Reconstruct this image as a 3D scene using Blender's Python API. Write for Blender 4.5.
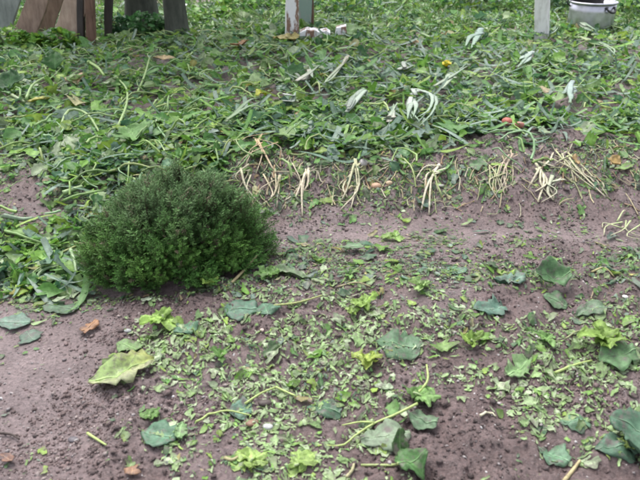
import bpy, math, random
import numpy as np
from mathutils import Vector, Matrix

for o in list(bpy.data.objects):
    bpy.data.objects.remove(o)
S = bpy.context.scene
COL = S.collection
rng = np.random.default_rng(7)
random.seed(7)
R = math.radians

# ------------------------------------------------------------------ camera
CAMH, PITCH, FPX = 1.30, R(27.0), 660.0
cam = bpy.data.cameras.new('camera')
cam.sensor_width = 36.0
cam.lens = 36.0 * FPX / 640.0
cam.clip_start, cam.clip_end = 0.05, 1000
camo = bpy.data.objects.new('camera', cam)
camo.location = (0, 0, CAMH)
camo.rotation_euler = (R(90) - PITCH, 0, 0)
COL.objects.link(camo)
S.camera = camo
cam.dof.use_dof = True
cam.dof.focus_distance = 3.0
cam.dof.aperture_fstop = 5.6

# ------------------------------------------------------------------ sky, sun, exposure
W = bpy.data.worlds.new('World'); S.world = W; W.use_nodes = True
nt = W.node_tree
bg = nt.nodes['Background']
sky = nt.nodes.new('ShaderNodeTexSky')
sky.sky_type = 'NISHITA'; sky.sun_disc = False
SUN_EL, SUN_AZ = R(62), R(-25)
sky.sun_elevation = SUN_EL; sky.sun_rotation = SUN_AZ
sky.air_density = 1.0; sky.dust_density = 4.0; sky.ozone_density = 1.5
hs = nt.nodes.new('ShaderNodeHueSaturation'); hs.inputs['Saturation'].default_value = 0.30
nt.links.new(sky.outputs[0], hs.inputs['Color'])
nt.links.new(hs.outputs[0], bg.inputs['Color'])
bg.inputs['Strength'].default_value = 0.15
sl = bpy.data.lights.new('sun', 'SUN'); sl.energy = 1.4; sl.angle = R(40); sl.color = (1.0, 0.97, 0.94)
so = bpy.data.objects.new('sun', sl); COL.objects.link(so)
sd = Vector((math.sin(SUN_AZ) * math.cos(SUN_EL), math.cos(SUN_AZ) * math.cos(SUN_EL), math.sin(SUN_EL)))
so.rotation_euler = (-sd).to_track_quat('-Z', 'Y').to_euler(); so.location = (0, 0, 20)
S.view_settings.view_transform = 'Standard'; S.view_settings.look = 'None'
S.view_settings.gamma = 1.0; S.view_settings.exposure = 1.25
S.render.engine = 'CYCLES'
S.cycles.filter_width = 2.0

# ------------------------------------------------------------------ noise helpers
def _hash(ix, iy, seed):
    h = (ix.astype(np.int64) * 374761393 + iy.astype(np.int64) * 668265263 + seed * 982451653) & 0x7fffffff
    h = ((h ^ (h >> 13)) * 1274126177) & 0x7fffffff
    return ((h ^ (h >> 16)) & 0xffff) / 65535.0
def vnoise(x, y, seed=0):
    ix, iy = np.floor(x), np.floor(y)
    fx, fy = x - ix, y - iy
    fx = fx * fx * (3 - 2 * fx); fy = fy * fy * (3 - 2 * fy)
    a = _hash(ix, iy, seed); b = _hash(ix + 1, iy, seed)
    c = _hash(ix, iy + 1, seed); d = _hash(ix + 1, iy + 1, seed)
    return (a * (1 - fx) + b * fx) * (1 - fy) + (c * (1 - fx) + d * fx) * fy
def fnoise(x, y, seed=0, octs=3):
    s, a, t = 0, 1.0, 0
    for k in range(octs):
        s = s + a * vnoise(x * 2 ** k + 17.3 * k, y * 2 ** k - 9.1 * k, seed + k); t += a; a *= 0.5
    return s / t
def sstep(a, b, x):
    t = np.clip((x - a) / (b - a), 0, 1)
    return t * t * (3 - 2 * t)

# ------------------------------------------------------------------ terrain height
def path_mask(x, y):
    """1 on the trodden wet path at the left of the front bed"""
    edge = -0.60 - 0.16 * (y - 1.2) + 0.10 * (fnoise(x * 3, y * 3, 5) - .5)
    return sstep(0.10, -0.08, x - edge) * sstep(2.75, 2.45, y)
def furrow_mask(x, y):
    c = 2.60 + 0.05 * np.sin(x * 2.1) + 0.07 * (fnoise(x * 2, y * 0 + 3, 9) - .5)
    return np.exp(-((y - c) / 0.13) ** 2) * sstep(-0.35, 0.0, x)
def H0(x, y):
    x = np.asarray(x, float); y = np.asarray(y, float)
    w = 0.16 * (fnoise(x * 1.7, y * 0 + 1, 21) - .5)
    z = 0.15 * sstep(2.72, 3.25, y + w) * (0.45 + 0.55 * sstep(-1.3, -0.5, x))
    z = z + 0.05 * np.exp(-((y - 2.05) / 0.40) ** 2) * sstep(-0.9, -0.35, x)
    z = z - 0.035 * path_mask(x, y) - 0.030 * furrow_mask(x, y)
    z = z + 0.06 * (fnoise(x * 0.9, y * 0.9, 31) - .5) * sstep(0, 3, y)
    z = z + 0.035 * (fnoise(x * 3.5, y * 3.5, 33) - .5)
    return z
def H(x, y):
    x = np.asarray(x, float); y = np.asarray(y, float)
    sm = np.clip(path_mask(x, y) * .8 + furrow_mask(x, y) * .8 + .75 * sstep(.55, .68, fnoise(x * 2.3, y * 2.3, 51)), 0, .93)
    rough = 1 - sm
    near = sstep(14, 6, np.abs(y) + np.abs(x) * .5)
    n1 = fnoise(x * 18, y * 18, 41, 3) - .5
    n2 = np.abs(fnoise(x * 42, y * 42, 47, 2) - .5)
    return H0(x, y) + near * (rough * (0.055 * n1 - 0.030 * n2) + 0.012 * (fnoise(x * 11, y * 11, 61) - .5))

CP, SP = math.cos(PITCH), math.sin(PITCH)
def ray(px, py):
    a, b = (px - 320) / FPX, (240 - py) / FPX
    d = np.array([a, CP + b * SP, -SP + b * CP]); return d
def G(px, py, off=0.0):
    """pixel of the 640x480 photograph -> point on the terrain"""
    d = ray(px, py); t = (CAMH) / -d[2]
    for _ in range(12):
        p = np.array([0, 0, CAMH]) + d * t
        t = (float(H0(p[0], p[1])) - CAMH) / d[2] * .7 + t * .3
    p = np.array([0, 0, CAMH]) + d * t
    return np.array([p[0], p[1], float(H(p[0], p[1])) + off])
def A(px, py, y):
    """point on the pixel's ray at ground distance y"""
    d = ray(px, py); t = y / d[1]
    return np.array([0, 0, CAMH]) + d * t
def P(x, y, z):
    """world -> pixel (640x480) and depth"""
    z = z - CAMH
    dep = y * CP - z * SP; up = y * SP + z * CP
    return 320 + FPX * x / dep, 240 - FPX * up / dep, dep

# ------------------------------------------------------------------ object helpers
def tag(o, label=None, cat=None, group=None, kind=None):
    if label: o['label'] = label
    if cat: o['category'] = cat
    if group: o['group'] = group
    if kind: o['kind'] = kind
    return o
def mesh(name, V, F, mats, C=None, smooth=True, parent=None, loc=None, mi=None):
    """V (n,3); F list of faces or (m,k) array; C (n,3) point colours"""
    me = bpy.data.meshes.new(name)
    V = np.asarray(V, dtype=np.float32)
    if isinstance(F, np.ndarray) and F.ndim == 2:
        k = F.shape[1]; m = len(F)
        me.vertices.add(len(V)); me.vertices.foreach_set('co', V.ravel())
        me.loops.add(m * k); me.loops.foreach_set('vertex_index', F.astype(np.int32).ravel())
        me.polygons.add(m)
        me.polygons.foreach_set('loop_start', np.arange(0, m * k, k, dtype=np.int32))
        me.polygons.foreach_set('loop_total', np.full(m, k, dtype=np.int32))
        me.update(calc_edges=True)
    else:
        me.from_pydata([tuple(map(float, v)) for v in V], [], [tuple(map(int, f)) for f in F]); me.update()
    if smooth: me.polygons.foreach_set('use_smooth', np.ones(len(me.polygons), dtype=bool))
    if C is not None:
        at = me.color_attributes.new('Col', 'FLOAT_COLOR', 'POINT')
        C4 = np.ones((len(V), 4), dtype=np.float32); C4[:, :3] = C
        at.data.foreach_set('color', C4.ravel())
    for m_ in (mats if isinstance(mats, (list, tuple)) else [mats]): me.materials.append(m_)
    if mi is not None: me.polygons.foreach_set('material_index', np.asarray(mi, dtype=np.int32))
    o = bpy.data.objects.new(name, me); COL.objects.link(o)
    if parent is not None: o.parent = parent
    if loc is not None: o.location = loc
    return o
def empty(name, loc, label, cat, group=None):
    e = bpy.data.objects.new(name, None); COL.objects.link(e); e.location = tuple(map(float, loc))
    e.empty_display_size = .05
    tag(e, label, cat, group); return e

# ------------------------------------------------------------------ materials
def newmat(name):
    m = bpy.data.materials.new(name); m.use_nodes = True
    n = m.node_tree.nodes; l = m.node_tree.links
    return m, n, l, n['Principled BSDF']
def noise_node(n, l, scale, detail=4, rough=.6, co=None):
    t = n.new('ShaderNodeTexNoise'); t.inputs['Scale'].default_value = scale
    t.inputs['Detail'].default_value = detail; t.inputs['Roughness'].default_value = rough
    if co is not None: l.new(co, t.inputs['Vector'])
    return t
def ramp(n, l, src, stops):
    r = n.new('ShaderNodeValToRGB'); l.new(src, r.inputs['Fac'])
    e = r.color_ramp.elements
    while len(e) < len(stops): e.new(.5)
    for i, (p, c) in enumerate(stops):
        e[i].position = p; e[i].color = (c, c, c, 1) if isinstance(c, (int, float)) else (*c, 1)
    return r
def geo_pos(n): return n.new('ShaderNodeNewGeometry').outputs['Position']
def mixc(n, l, fac, a, b, mode='MIX'):
    m = n.new('ShaderNodeMix'); m.data_type = 'RGBA'; m.blend_type = mode
    for v, i in ((fac, 0), (a, 6), (b, 7)):
        if hasattr(v, 'links'): l.new(v, m.inputs[i])
        else: m.inputs[i].default_value = v if i == 0 else (*v, 1)
    return m.outputs[2]

def leaf_mat(name, trans=.34, rough=(.34, .60), spec=.32, mott=(.62, 1.28), scale=55, mud=0.):
    m, n, l, b = newmat(name)
    at = n.new('ShaderNodeAttribute'); at.attribute_name = 'Col'
    pos = geo_pos(n)
    n1 = noise_node(n, l, scale, 4, .65, pos)
    r1 = ramp(n, l, n1.outputs['Fac'], [(.28, mott[0]), (.72, mott[1])])
    c = mixc(n, l, 1.0, at.outputs['Color'], r1.outputs['Color'], 'MULTIPLY')
    if mud:      # splashed soil sticking to the leaf
        nm = noise_node(n, l, 42, 5, .7, pos); rm = ramp(n, l, nm.outputs['Fac'], [(.50, 0), (.66, mud)])
        c = mixc(n, l, rm.outputs['Color'], c, (.17, .130, .130))
    l.new(c, b.inputs['Base Color'])
    n2 = noise_node(n, l, 23, 2, .5, pos)
    r2 = ramp(n, l, n2.outputs['Fac'], [(.3, rough[0]), (.7, rough[1])])
    l.new(r2.outputs['Color'], b.inputs['Roughness'])
    b.inputs['Specular IOR Level'].default_value = spec
    bp = n.new('ShaderNodeBump'); bp.inputs['Strength'].default_value = .45; bp.inputs['Distance'].default_value = .004
    n3 = noise_node(n, l, 130, 3, .6, pos); l.new(n3.outputs['Fac'], bp.inputs['Height'])
    l.new(bp.outputs['Normal'], b.inputs['Normal'])
    if trans:
        t = n.new('ShaderNodeBsdfTranslucent'); l.new(c, t.inputs['Color'])
        ms = n.new('ShaderNodeMixShader'); ms.inputs[0].default_value = trans
        l.new(b.outputs[0], ms.inputs[1]); l.new(t.outputs[0], ms.inputs[2])
        l.new(ms.outputs[0], n['Material Output'].inputs['Surface'])
    return m
M_LEAF = leaf_mat('leaf_blade')
M_MUDDY = leaf_mat('mud_splashed_leaf', mud=.8)
M_BUSH = leaf_mat('needle_leaf', trans=.15, rough=(.5, .7), spec=.25, mott=(.6, 1.3), scale=28)
M_STEM = leaf_mat('stem_skin', trans=.0, rough=(.3, .5), mott=(.75, 1.2), scale=40)
M_DRY = leaf_mat('dry_stalk', trans=.08, rough=(.55, .8), spec=.3, mott=(.6, 1.25), scale=60)
M_STONE = leaf_mat('stone', trans=0, rough=(.4, .7), mott=(.75, 1.15), scale=80)

def soil_mat():
    m, n, l, b = newmat('wet_soil')
    pos = geo_pos(n)
    at = n.new('ShaderNodeAttribute'); at.attribute_name = 'Col'
    n1 = noise_node(n, l, 9, 6, .62, pos)
    n2 = noise_node(n, l, 85, 6, .75, pos)
    n3 = noise_node(n, l, 420, 2, .6, pos)
    c1 = ramp(n, l, n1.outputs['Fac'], [(.3, .78), (.7, 1.18)])
    c2 = ramp(n, l, n2.outputs['Fac'], [(.30, .40), (.48, .95), (.70, 1.50)])
    c = mixc(n, l, 1.0, at.outputs['Color'], c1.outputs['Color'], 'MULTIPLY')
    c = mixc(n, l, 1.0, c, c2.outputs['Color'], 'MULTIPLY')
    # tiny pale grit
    g = ramp(n, l, n3.outputs['Fac'], [(.61, 0), (.67, 1)])
    c = mixc(n, l, g.outputs['Color'], c, (.30, .265, .27))
    l.new(c, b.inputs['Base Color'])
    rr = ramp(n, l, n1.outputs['Fac'], [(.3, .34), (.7, .56)])
    l.new(rr.outputs['Color'], b.inputs['Roughness'])
    b.inputs['Specular IOR Level'].default_value = .5
    mx = n.new('ShaderNodeMath'); mx.operation = 'MULTIPLY_ADD'; mx.inputs[1].default_value = .35
    l.new(n3.outputs['Fac'], mx.inputs[0]); l.new(n2.outputs['Fac'], mx.inputs[2])
    bp = n.new('ShaderNodeBump'); bp.inputs['Strength'].default_value = 1.0; bp.inputs['Distance'].default_value = .013
    l.new(mx.outputs[0], bp.inputs['Height']); l.new(bp.outputs['Normal'], b.inputs['Normal'])
    return m
M_SOIL = soil_mat()

def wood_mat(name, ca, cb, rough=.7, grain=(30, 30, 3)):
    m, n, l, b = newmat(name)
    tc = n.new('ShaderNodeTexCoord'); mp = n.new('ShaderNodeMapping'); mp.inputs['Scale'].default_value = grain
    l.new(tc.outputs['Object'], mp.inputs['Vector'])
    n1 = noise_node(n, l, 1.0, 6, .65, mp.outputs['Vector'])
    r1 = ramp(n, l, n1.outputs['Fac'], [(.3, ca), (.7, cb)])
    n2 = noise_node(n, l, 4, 4, .6, tc.outputs['Object'])
    r2 = ramp(n, l, n2.outputs['Fac'], [(.3, .7), (.7, 1.2)])
    c = mixc(n, l, 1.0, r1.outputs['Color'], r2.outputs['Color'], 'MULTIPLY')
    l.new(c, b.inputs['Base Color']); b.inputs['Roughness'].default_value = rough
    bp = n.new('ShaderNodeBump'); bp.inputs['Strength'].default_value = .5; bp.inputs['Distance'].default_value = .01
    l.new(n1.outputs['Fac'], bp.inputs['Height']); l.new(bp.outputs['Normal'], b.inputs['Normal'])
    return m
def peel_mat(name, paint, under, lo=.50, hi=.56, scale=9):
    m, n, l, b = newmat(name)
    tc = n.new('ShaderNodeTexCoord'); mp = n.new('ShaderNodeMapping'); mp.inputs['Scale'].default_value = (1.6, 1.6, .5)
    l.new(tc.outputs['Object'], mp.inputs['Vector'])
    n1 = noise_node(n, l, scale, 6, .7, mp.outputs['Vector'])
    r1 = ramp(n, l, n1.outputs['Fac'], [(lo, 0), (hi, 1)])
    c = mixc(n, l, r1.outputs['Color'], paint, under)
    l.new(c, b.inputs['Base Color']); b.inputs['Roughness'].default_value = .6
    bp = n.new('ShaderNodeBump'); bp.inputs['Strength'].default_value = .4; bp.inputs['Distance'].default_value = .004; bp.invert = True
    l.new(r1.outputs['Color'], bp.inputs['Height']); l.new(bp.outputs['Normal'], b.inputs['Normal'])
    return m

# ------------------------------------------------------------------ cover map read off the photograph (one digit per 20 x 20 px, 9 = closed cover)
COVER = [
 '99999999999999999999999999999999', '99999999999999999999999999999999',
 '99999999999999999999999999999999', '99999999999999999999999999999999',
 '99999999999999999999999999989999', '99999999999999999999999999986889',
 '99999999999999999999988899876689', '78999999999999999998876667765678',
 '53699999999998888887776656655666', '21599799999976766655545554333444',
 '21389899999943332333333222223334', '85589999999932222222222222222222',
 '89989999999954555566666544444444', '99999999999955777776666655555555',
 '89998999999966554444443333333333', '35543211114655444444444433333444',
 '32211134455666655566764433444445', '22111135556677888899887643444444',
 '11111244556699998888766666677776', '10011334566699998877555555555444',
 '10000233667799994333322223654333', '11111233666677776555322223443444',
 '12211222664555444455511111134556', '23221122336666333344311111111112']
CV = np.array([[int(c) for c in r] for r in COVER], float) / 9
def cover(px, py):
    fx = np.clip(px / 20 - .5, 0, 30.999); fy = np.clip(py / 20 - .5, 0, 22.999)
    ix, iy = fx.astype(int), fy.astype(int); fx = fx - ix; fy = fy - iy
    return (CV[iy, ix] * (1 - fx) + CV[iy, ix + 1] * fx) * (1 - fy) + (CV[iy + 1, ix] * (1 - fx) + CV[iy + 1, ix + 1] * fx) * fy

# ------------------------------------------------------------------ ground sheet
def axis_x():
    a = [0.0]; s = .0065
    while a[-1] < 300:
        x = a[-1]
        st = s if x < 1.5 else (s * (x / 1.5) ** 1.15 if x < 7 else .04 * (x / 7) ** 3)
        a.append(x + min(st, 40))
    a = np.array(a); return np.concatenate([-a[:0:-1], a])
def axis_y():
    a = [0.75]
    while a[-1] < 320:
        y = a[-1]
        st = .0055 * y if y < 4 else (.022 * (y / 4) ** 1.3 if y < 13 else .1 * (y / 13) ** 3)
        a.append(y + min(st, 40))
    b = [.75]
    while b[-1] > -200: b.append(b[-1] - max(.03, .4 * (0.78 - b[-1])))
    return np.concatenate([np.array(b[:0:-1]), np.array(a)])
ax_, ay_ = axis_x(), axis_y()
gx, gy = np.meshgrid(ax_, ay_)
nx, ny = len(ax_), len(ay_)
gz = H(gx, gy)
idx = np.arange(nx * ny).reshape(ny, nx)
GF = np.stack([idx[:-1, :-1], idx[:-1, 1:], idx[1:, 1:], idx[1:, :-1]], -1).reshape(-1, 4)
sm = np.clip(path_mask(gx, gy) + furrow_mask(gx, gy), 0, 1)[..., None]
ca = np.array([.178, .127, .122]); cb = np.array([.258, .199, .198])
patch = sstep(.45, .65, fnoise(gx * 2.6, gy * 2.6, 71))[..., None]
GC = ca + (cb - ca) * np.clip(.75 * sm + .6 * patch, 0, 1)
ground = mesh('ground', np.stack([gx, gy, gz], -1).reshape(-1, 3), GF, M_SOIL, GC.reshape(-1, 3))
tag(ground, kind='structure')

# ------------------------------------------------------------------ leaf shapes (unit length along y, flat in xy)
def leaf_proto(kind, seed, nu=6, nv=4, tears=1.0):
    r = np.random.default_rng(seed)
    t = np.linspace(0, 1, nu + 1); s = np.linspace(-1, 1, nv + 1)
    T, Sx = np.meshgrid(t, s, indexing='ij')
    if kind == 'squash':
        w = .52 * np.sin(np.pi * np.clip(t, .03, .985) ** .75) ** .62
        w = w * (1 + .16 * np.sin(t * 9 + r.uniform(0, 6)))
    elif kind == 'oval':
        w = .30 * np.sin(np.pi * np.clip(t, .02, .98) ** .9) ** .8
    elif kind == 'lettuce':
        w = .34 * np.sin(np.pi * np.clip(t, .06, .97) ** .85) ** .6
    elif kind == 'strip':
        w = .048 * (1 - .93 * t ** 2.2) * (.55 + .45 * np.sin(np.pi * np.clip(t + .12, 0, 1)) ** .5)
    else:  # torn scrap
        w = r.uniform(.14, .42, nu + 1); w[0] *= .4; w[-1] *= .4
        w = np.convolve(np.pad(w, 1, 'edge'), [.25, .5, .25], 'valid')
    jag = {'squash': .16 if nu < 10 else .09, 'oval': .12 if nu < 10 else .06, 'lettuce': .34, 'strip': .05, 'scrap': .45}[kind]
    if nu == 3: jag = .7
    wl = w * (1 + jag * r.uniform(-1, 1, nu + 1)); wr = w * (1 + jag * r.uniform(-1, 1, nu + 1))
    if kind not in ('strip',):
        for side in (wl, wr):
            for _ in range(1 + nu // 5):
                if r.uniform() < (.7 if kind != 'oval' else .45) * tears:
                    k = r.integers(1, nu); side[k] *= r.uniform(.42, .8)
                    if nu > 7 and r.uniform() < .5: side[min(k + 1, nu)] *= r.uniform(.5, .9)
    X = np.where(Sx < 0, Sx * wl[:, None], Sx * wr[:, None])
    Y = T - .5 + (jag * .18) * r.uniform(-1, 1, T.shape) * np.abs(Sx)
    bend = r.uniform(-.25, .35) if kind != 'strip' else r.uniform(-.25, .55)
    fold = r.uniform(-.1, .55) if kind != 'lettuce' else r.uniform(0, .4)
    Z = bend * (T - .5) ** 2 * 1.4 + fold * np.abs(X) + r.uniform(-.2, .2) * X * (T - .5) * 3
    rip = {'squash': .050, 'oval': .035, 'lettuce': .085, 'strip': .004, 'scrap': .07}[kind]
    Z = Z + rip * r.uniform(-1, 1, T.shape) * np.clip(np.abs(Sx) + .2, 0, 1)
    X = X + r.uniform(-.25, .25) * (T - .5) ** 2
    Vt = np.stack([X, Y, Z], -1).reshape(-1, 3); Vt[:, 2] -= Vt[:, 2].min()
    mid = np.exp(-(Sx / .22) ** 2)
    shade = (1 + {'squash': .40, 'oval': .4, 'lettuce': .55, 'strip': .25, 'scrap': .25}[kind] * mid) * r.uniform(.88, 1.12, T.shape)
    i = np.arange((nu + 1) * (nv + 1)).reshape(nu + 1, nv + 1)
    F = np.stack([i[:-1, :-1], i[:-1, 1:], i[1:, 1:], i[1:, :-1]], -1).reshape(-1, 4)
    return Vt, F, shade.reshape(-1), mid.reshape(-1)
def rot(yaw, tilt, taz):
    """tilt about the horizontal axis of azimuth taz, after yaw; batches (n,3,3)"""
    c, s = np.cos(yaw), np.sin(yaw); n = len(yaw)
    Z = np.zeros((n, 3, 3)); Z[:, 0, 0] = c; Z[:, 0, 1] = -s; Z[:, 1, 0] = s; Z[:, 1, 1] = c; Z[:, 2, 2] = 1
    ux, uy = np.cos(taz), np.sin(taz); ct, st = np.cos(tilt), np.sin(tilt)
    K = np.zeros((n, 3, 3))
    K[:, 0, 0] = ct + ux * ux * (1 - ct); K[:, 0, 1] = ux * uy * (1 - ct); K[:, 0, 2] = uy * st
    K[:, 1, 0] = ux * uy * (1 - ct); K[:, 1, 1] = ct + uy * uy * (1 - ct); K[:, 1, 2] = -ux * st
    K[:, 2, 0] = -uy * st; K[:, 2, 1] = ux * st; K[:, 2, 2] = ct
    return K @ Z
class Batch:
    """leaves placed in bulk; any of them may be taken out as an object of its own"""
    def __init__(s): s.items = []
    def add(s, protos, pick, xy, size, yaw, tilt, taz, lift, col, drape=1.0, asp=None):
        for k, (Vt, F, sh, mid) in enumerate(protos):
            q = np.where(pick == k)[0]
            if not len(q): continue
            M = rot(yaw[q], tilt[q], taz[q])
            L = Vt[None] * size[q][:, None, None]
            if asp is not None: L = L * np.stack([asp[q], np.ones(len(q)), np.ones(len(q))], -1)[:, None, :]
            L = np.einsum('nij,nvj->nvi', M, L)
            wx = L[..., 0] + xy[q, 0][:, None]; wy = L[..., 1] + xy[q, 1][:, None]
            if drape > 0:
                base = H(wx, wy)
                zz = base + np.maximum(L[..., 2] - L[..., 2].min(1, keepdims=True), 0) + .003 + lift[q][:, None]
            else:
                zz = H0(xy[q, 0], xy[q, 1])[:, None] + L[..., 2] + lift[q][:, None]
                zz = np.maximum(zz, H(wx, wy) + .003)
            Vw = np.stack([wx, wy, zz], -1)
            c = col[q][:, None, :] * sh[None, :, None]
            c = c * (1 - .25 * mid[None, :, None]) + .25 * mid[None, :, None] * np.array([.30, .36, .20])
            s.items += [(Vw[i], F, c[i], q[i]) for i in range(len(q))]
    def join(s, name, mat, items=None):
        items = s.items if items is None else items
        vs, fs, cs, o = [], [], [], 0
        for Vw, F, c, _ in items:
            vs.append(Vw); fs.append(F + o); cs.append(c); o += len(Vw)
        ob = mesh(name, np.concatenate(vs), np.concatenate(fs), mat, np.concatenate(cs))
        return tag(ob, kind='stuff')
def solo(item, name, mat):
    Vw, F, c, _ = item
    b = Vw[np.argmin(Vw[:, 2])].copy()
    return mesh(name, Vw - b, F, mat, c, loc=b)

SQ = [leaf_proto('squash', 100 + i, 7, 4) for i in range(14)]
OV = [leaf_proto('oval', 200 + i) for i in range(8)]
LE = [leaf_proto('lettuce', 300 + i, 5, 4) for i in range(14)]
SC = [leaf_proto('scrap', 400 + i, 4, 4) for i in range(18)]
ST = [leaf_proto('strip', 500 + i, 6, 2) for i in range(10)]
def flat_(p, k=.5): p[0][:, 2] *= k; return p
SM = [flat_(leaf_proto(('scrap', 'lettuce')[i % 2], 800 + i, 3, 2)) for i in range(24)]
ALL = SQ + OV + LE + SC + ST + SM
I_SQ, I_OV, I_LE, I_SC, I_ST, I_SM = 0, 14, 22, 36, 54, 64

DK = np.array([[.045, .115, .050], [.052, .130, .070], [.065, .150, .055], [.040, .105, .036], [.072, .155, .085]])
MD = np.array([[.130, .285, .040], [.170, .330, .058], [.105, .250, .055], [.210, .330, .050], [.125, .270, .085]])
PL = np.array([[.235, .345, .150], [.290, .390, .205], [.190, .310, .105], [.360, .445, .280], [.240, .370, .150]])
BL = np.array([[.115, .190, .150], [.150, .225, .185], [.090, .165, .120], [.210, .285, .240]])
YL = np.array([[.36, .33, .10], [.42, .33, .20], [.40, .38, .20], [.33, .22, .11]])
def pal(P_, n): return P_[rng.integers(0, len(P_), n)] * rng.uniform(.78, 1.22, (n, 1))
def scatter(n, y0, y1, k=.72, m=.4):
    """uniform over the ground of the wedge that the photograph looks at, with a margin"""
    out = np.zeros((0, 2))
    while len(out) < n:
        y = np.sqrt(rng.uniform(y0 ** 2, y1 ** 2, n * 2)); x = rng.uniform(-1, 1, n * 2) * (k * y + m)
        a = (k * y + m) / (k * y1 + m) * y1 / y
        keep = rng.uniform(0, 1.6, n * 2) < a
        out = np.concatenate([out, np.stack([x, y], -1)[keep]])
    return out[:n]
def pix(xy):
    return P(xy[:, 0], xy[:, 1], H0(xy[:, 0], xy[:, 1]))
# ellipse that the shrub stands on
BUSH = np.array([*G(179, 262)[:2]]); BA, BB, BH = .375, .285, .345
def in_bush(xy, k=.93): return (((xy - BUSH) / (BA * k, BB * k)) ** 2).sum(1) < 1

# ------------------------------------------------------------------ foreground scraps
N = 115000
xy = scatter(N, .75, 3.45)
px, py, dep = pix(xy)
cl = .6 * fnoise(xy[:, 0] * 6, xy[:, 1] * 6, 81) + .4 * fnoise(xy[:, 0] * 22, xy[:, 1] * 22, 82)
dens = cover(px, py) ** 2.4 * (.16 + 2.5 * sstep(.39, .59, cl)) * 2.1
keep = (rng.uniform(0, 1, N) < dens) & ~in_bush(xy)
xy = xy[keep]; px, py, dep = px[keep], py[keep], dep[keep]; n = len(xy); cvk = cover(px, py)
plet = .86 * sstep(270, 320, py) * sstep(90, 150, px) + .12
plet = plet * (1 - .45 * sstep(.5, .62, fnoise(xy[:, 0] * 4, xy[:, 1] * 4, 83)))
let = rng.uniform(0, 1, n) < plet
tiny = rng.uniform(0, 1, n) < .962
pick = np.where(tiny, I_SM + rng.integers(0, 12, n) * 2 + let, np.where(let, I_LE + rng.integers(0, 14, n), np.where(rng.uniform(0, 1, n) < .75, I_SC + rng.integers(0, 18, n), I_SQ + rng.integers(0, 22, n))))
size = np.where(tiny, rng.lognormal(math.log(.0120), .45, n), np.where(let, rng.lognormal(math.log(.026), .38, n), rng.lognormal(math.log(.033), .42, n))); size = np.clip(size, .005, .09)
asp = np.exp(rng.normal(-.30, .50, n))
mc = rng.uniform(0, 1, (n, 1))
col = np.where(let[:, None], np.where(mc < .85, pal(PL, n) * 1.05, pal(MD, n)), np.where(mc < .40, pal(DK, n), np.where(mc < .82, pal(MD, n), np.where(mc < .95, pal(BL, n), pal(YL, n)))))
mud = (rng.uniform(0, 1, (n, 1)) ** 3) * .5
col = col * (1 - mud) + np.array([.15, .13, .11]) * mud
fg = Batch()
fg.add(ALL, pick, xy, size, rng.uniform(0, 6.28, n), np.abs(rng.normal(0, .15, n)), rng.uniform(0, 6.28, n), rng.uniform(0, .007, n) * cvk ** 2, col, asp=asp)
def pixel_size(items, x0, x1, y0, y1):
    """apparent size of each leaf in the photograph, 0 outside the given pixel window"""
    c = np.array([it[0].mean(0) for it in items]); e = np.array([(it[0].max(0) - it[0].min(0))[:2].max() for it in items])
    a, b, d = P(c[:, 0], c[:, 1], c[:, 2])
    return np.where((a > x0) & (a < x1) & (b > y0) & (b < y1), e / d * FPX, 0), np.array([it[0][:, 2].max() for it in items]) - H0(c[:, 0], c[:, 1])
# ------------------------------------------------------------------ carpet of torn leaves on the raised bed and to the left
N = 36000
xy = scatter(N, 2.2, 9.2, .62, .5)
ex = scatter(14000, 2.1, 3.9, .62, .3); xy = np.concatenate([xy, ex]); N = len(xy)
px, py, dep = pix(xy)
cov = cover(px, py)
edge_ = 152 + 34 * (fnoise(xy[:, 0] * 3, xy[:, 1] * 0 + 2, 97) - .5) - 16 * sstep(380, 470, px)
ok = ((py < edge_ + rng.exponential(11, N) - 6) | (px < 105) | ((px < 225) & (py < 215))) & (rng.uniform(0, 1, N) < np.where(cov > .93, 1, cov ** 2.6 * .8)) & ~in_bush(xy, 1.02)
ok &= (rng.uniform(0, 1, N) < .50 + .8 * sstep(.3, .6, fnoise(xy[:, 0] * 2.5, xy[:, 1] * 2.5, 91)))
xy = xy[ok]; px, py, dep, cov = px[ok], py[ok], dep[ok], cov[ok]; n = len(xy)
right = sstep(180, 420, px + 60 * (fnoise(xy[:, 0] * 2, xy[:, 1] * 2, 95) - .5)) * sstep(40, 75, py)
u = rng.uniform(0, 1, n)
strip = u < .10 + .20 * right
pick = np.where(strip, I_ST + rng.integers(0, 10, n), np.where(u < .62, I_SQ + rng.integers(0, 22, n), np.where(u < .88, I_SC + rng.integers(0, 18, n), I_LE + rng.integers(0, 14, n))))
size = np.where(strip, rng.uniform(.14, .34, n), np.clip(rng.lognormal(math.log(.058), .42, n), .024, .15)) * (.78 + .22 * sstep(2.5, 4.5, xy[:, 1]))
mc = rng.uniform(0, 1, (n, 1))
col = np.where(strip[:, None], np.where(mc < .6, pal(BL, n), pal(MD, n)), np.where(mc < .14, pal(DK, n) * 1.25, np.where(mc < .68, pal(MD, n), np.where(mc < .74, pal(BL, n), np.where(mc < .985, pal(PL, n) * .85, pal(YL, n))))))
lift = rng.uniform(0, .075, n) * cov ** 2 * (.55 + .45 * sstep(3, 4.5, xy[:, 1])) + .004
cp = Batch()
cp.add(ALL, pick, xy, size, rng.uniform(0, 6.28, n), np.where(strip, rng.normal(0, .28, n), rng.normal(0, .70, n)), rng.uniform(0, 6.28, n), lift, col, drape=0, asp=np.where(strip, rng.uniform(.6, 1.5, n), np.exp(rng.normal(-.2, .3, n))))
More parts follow.
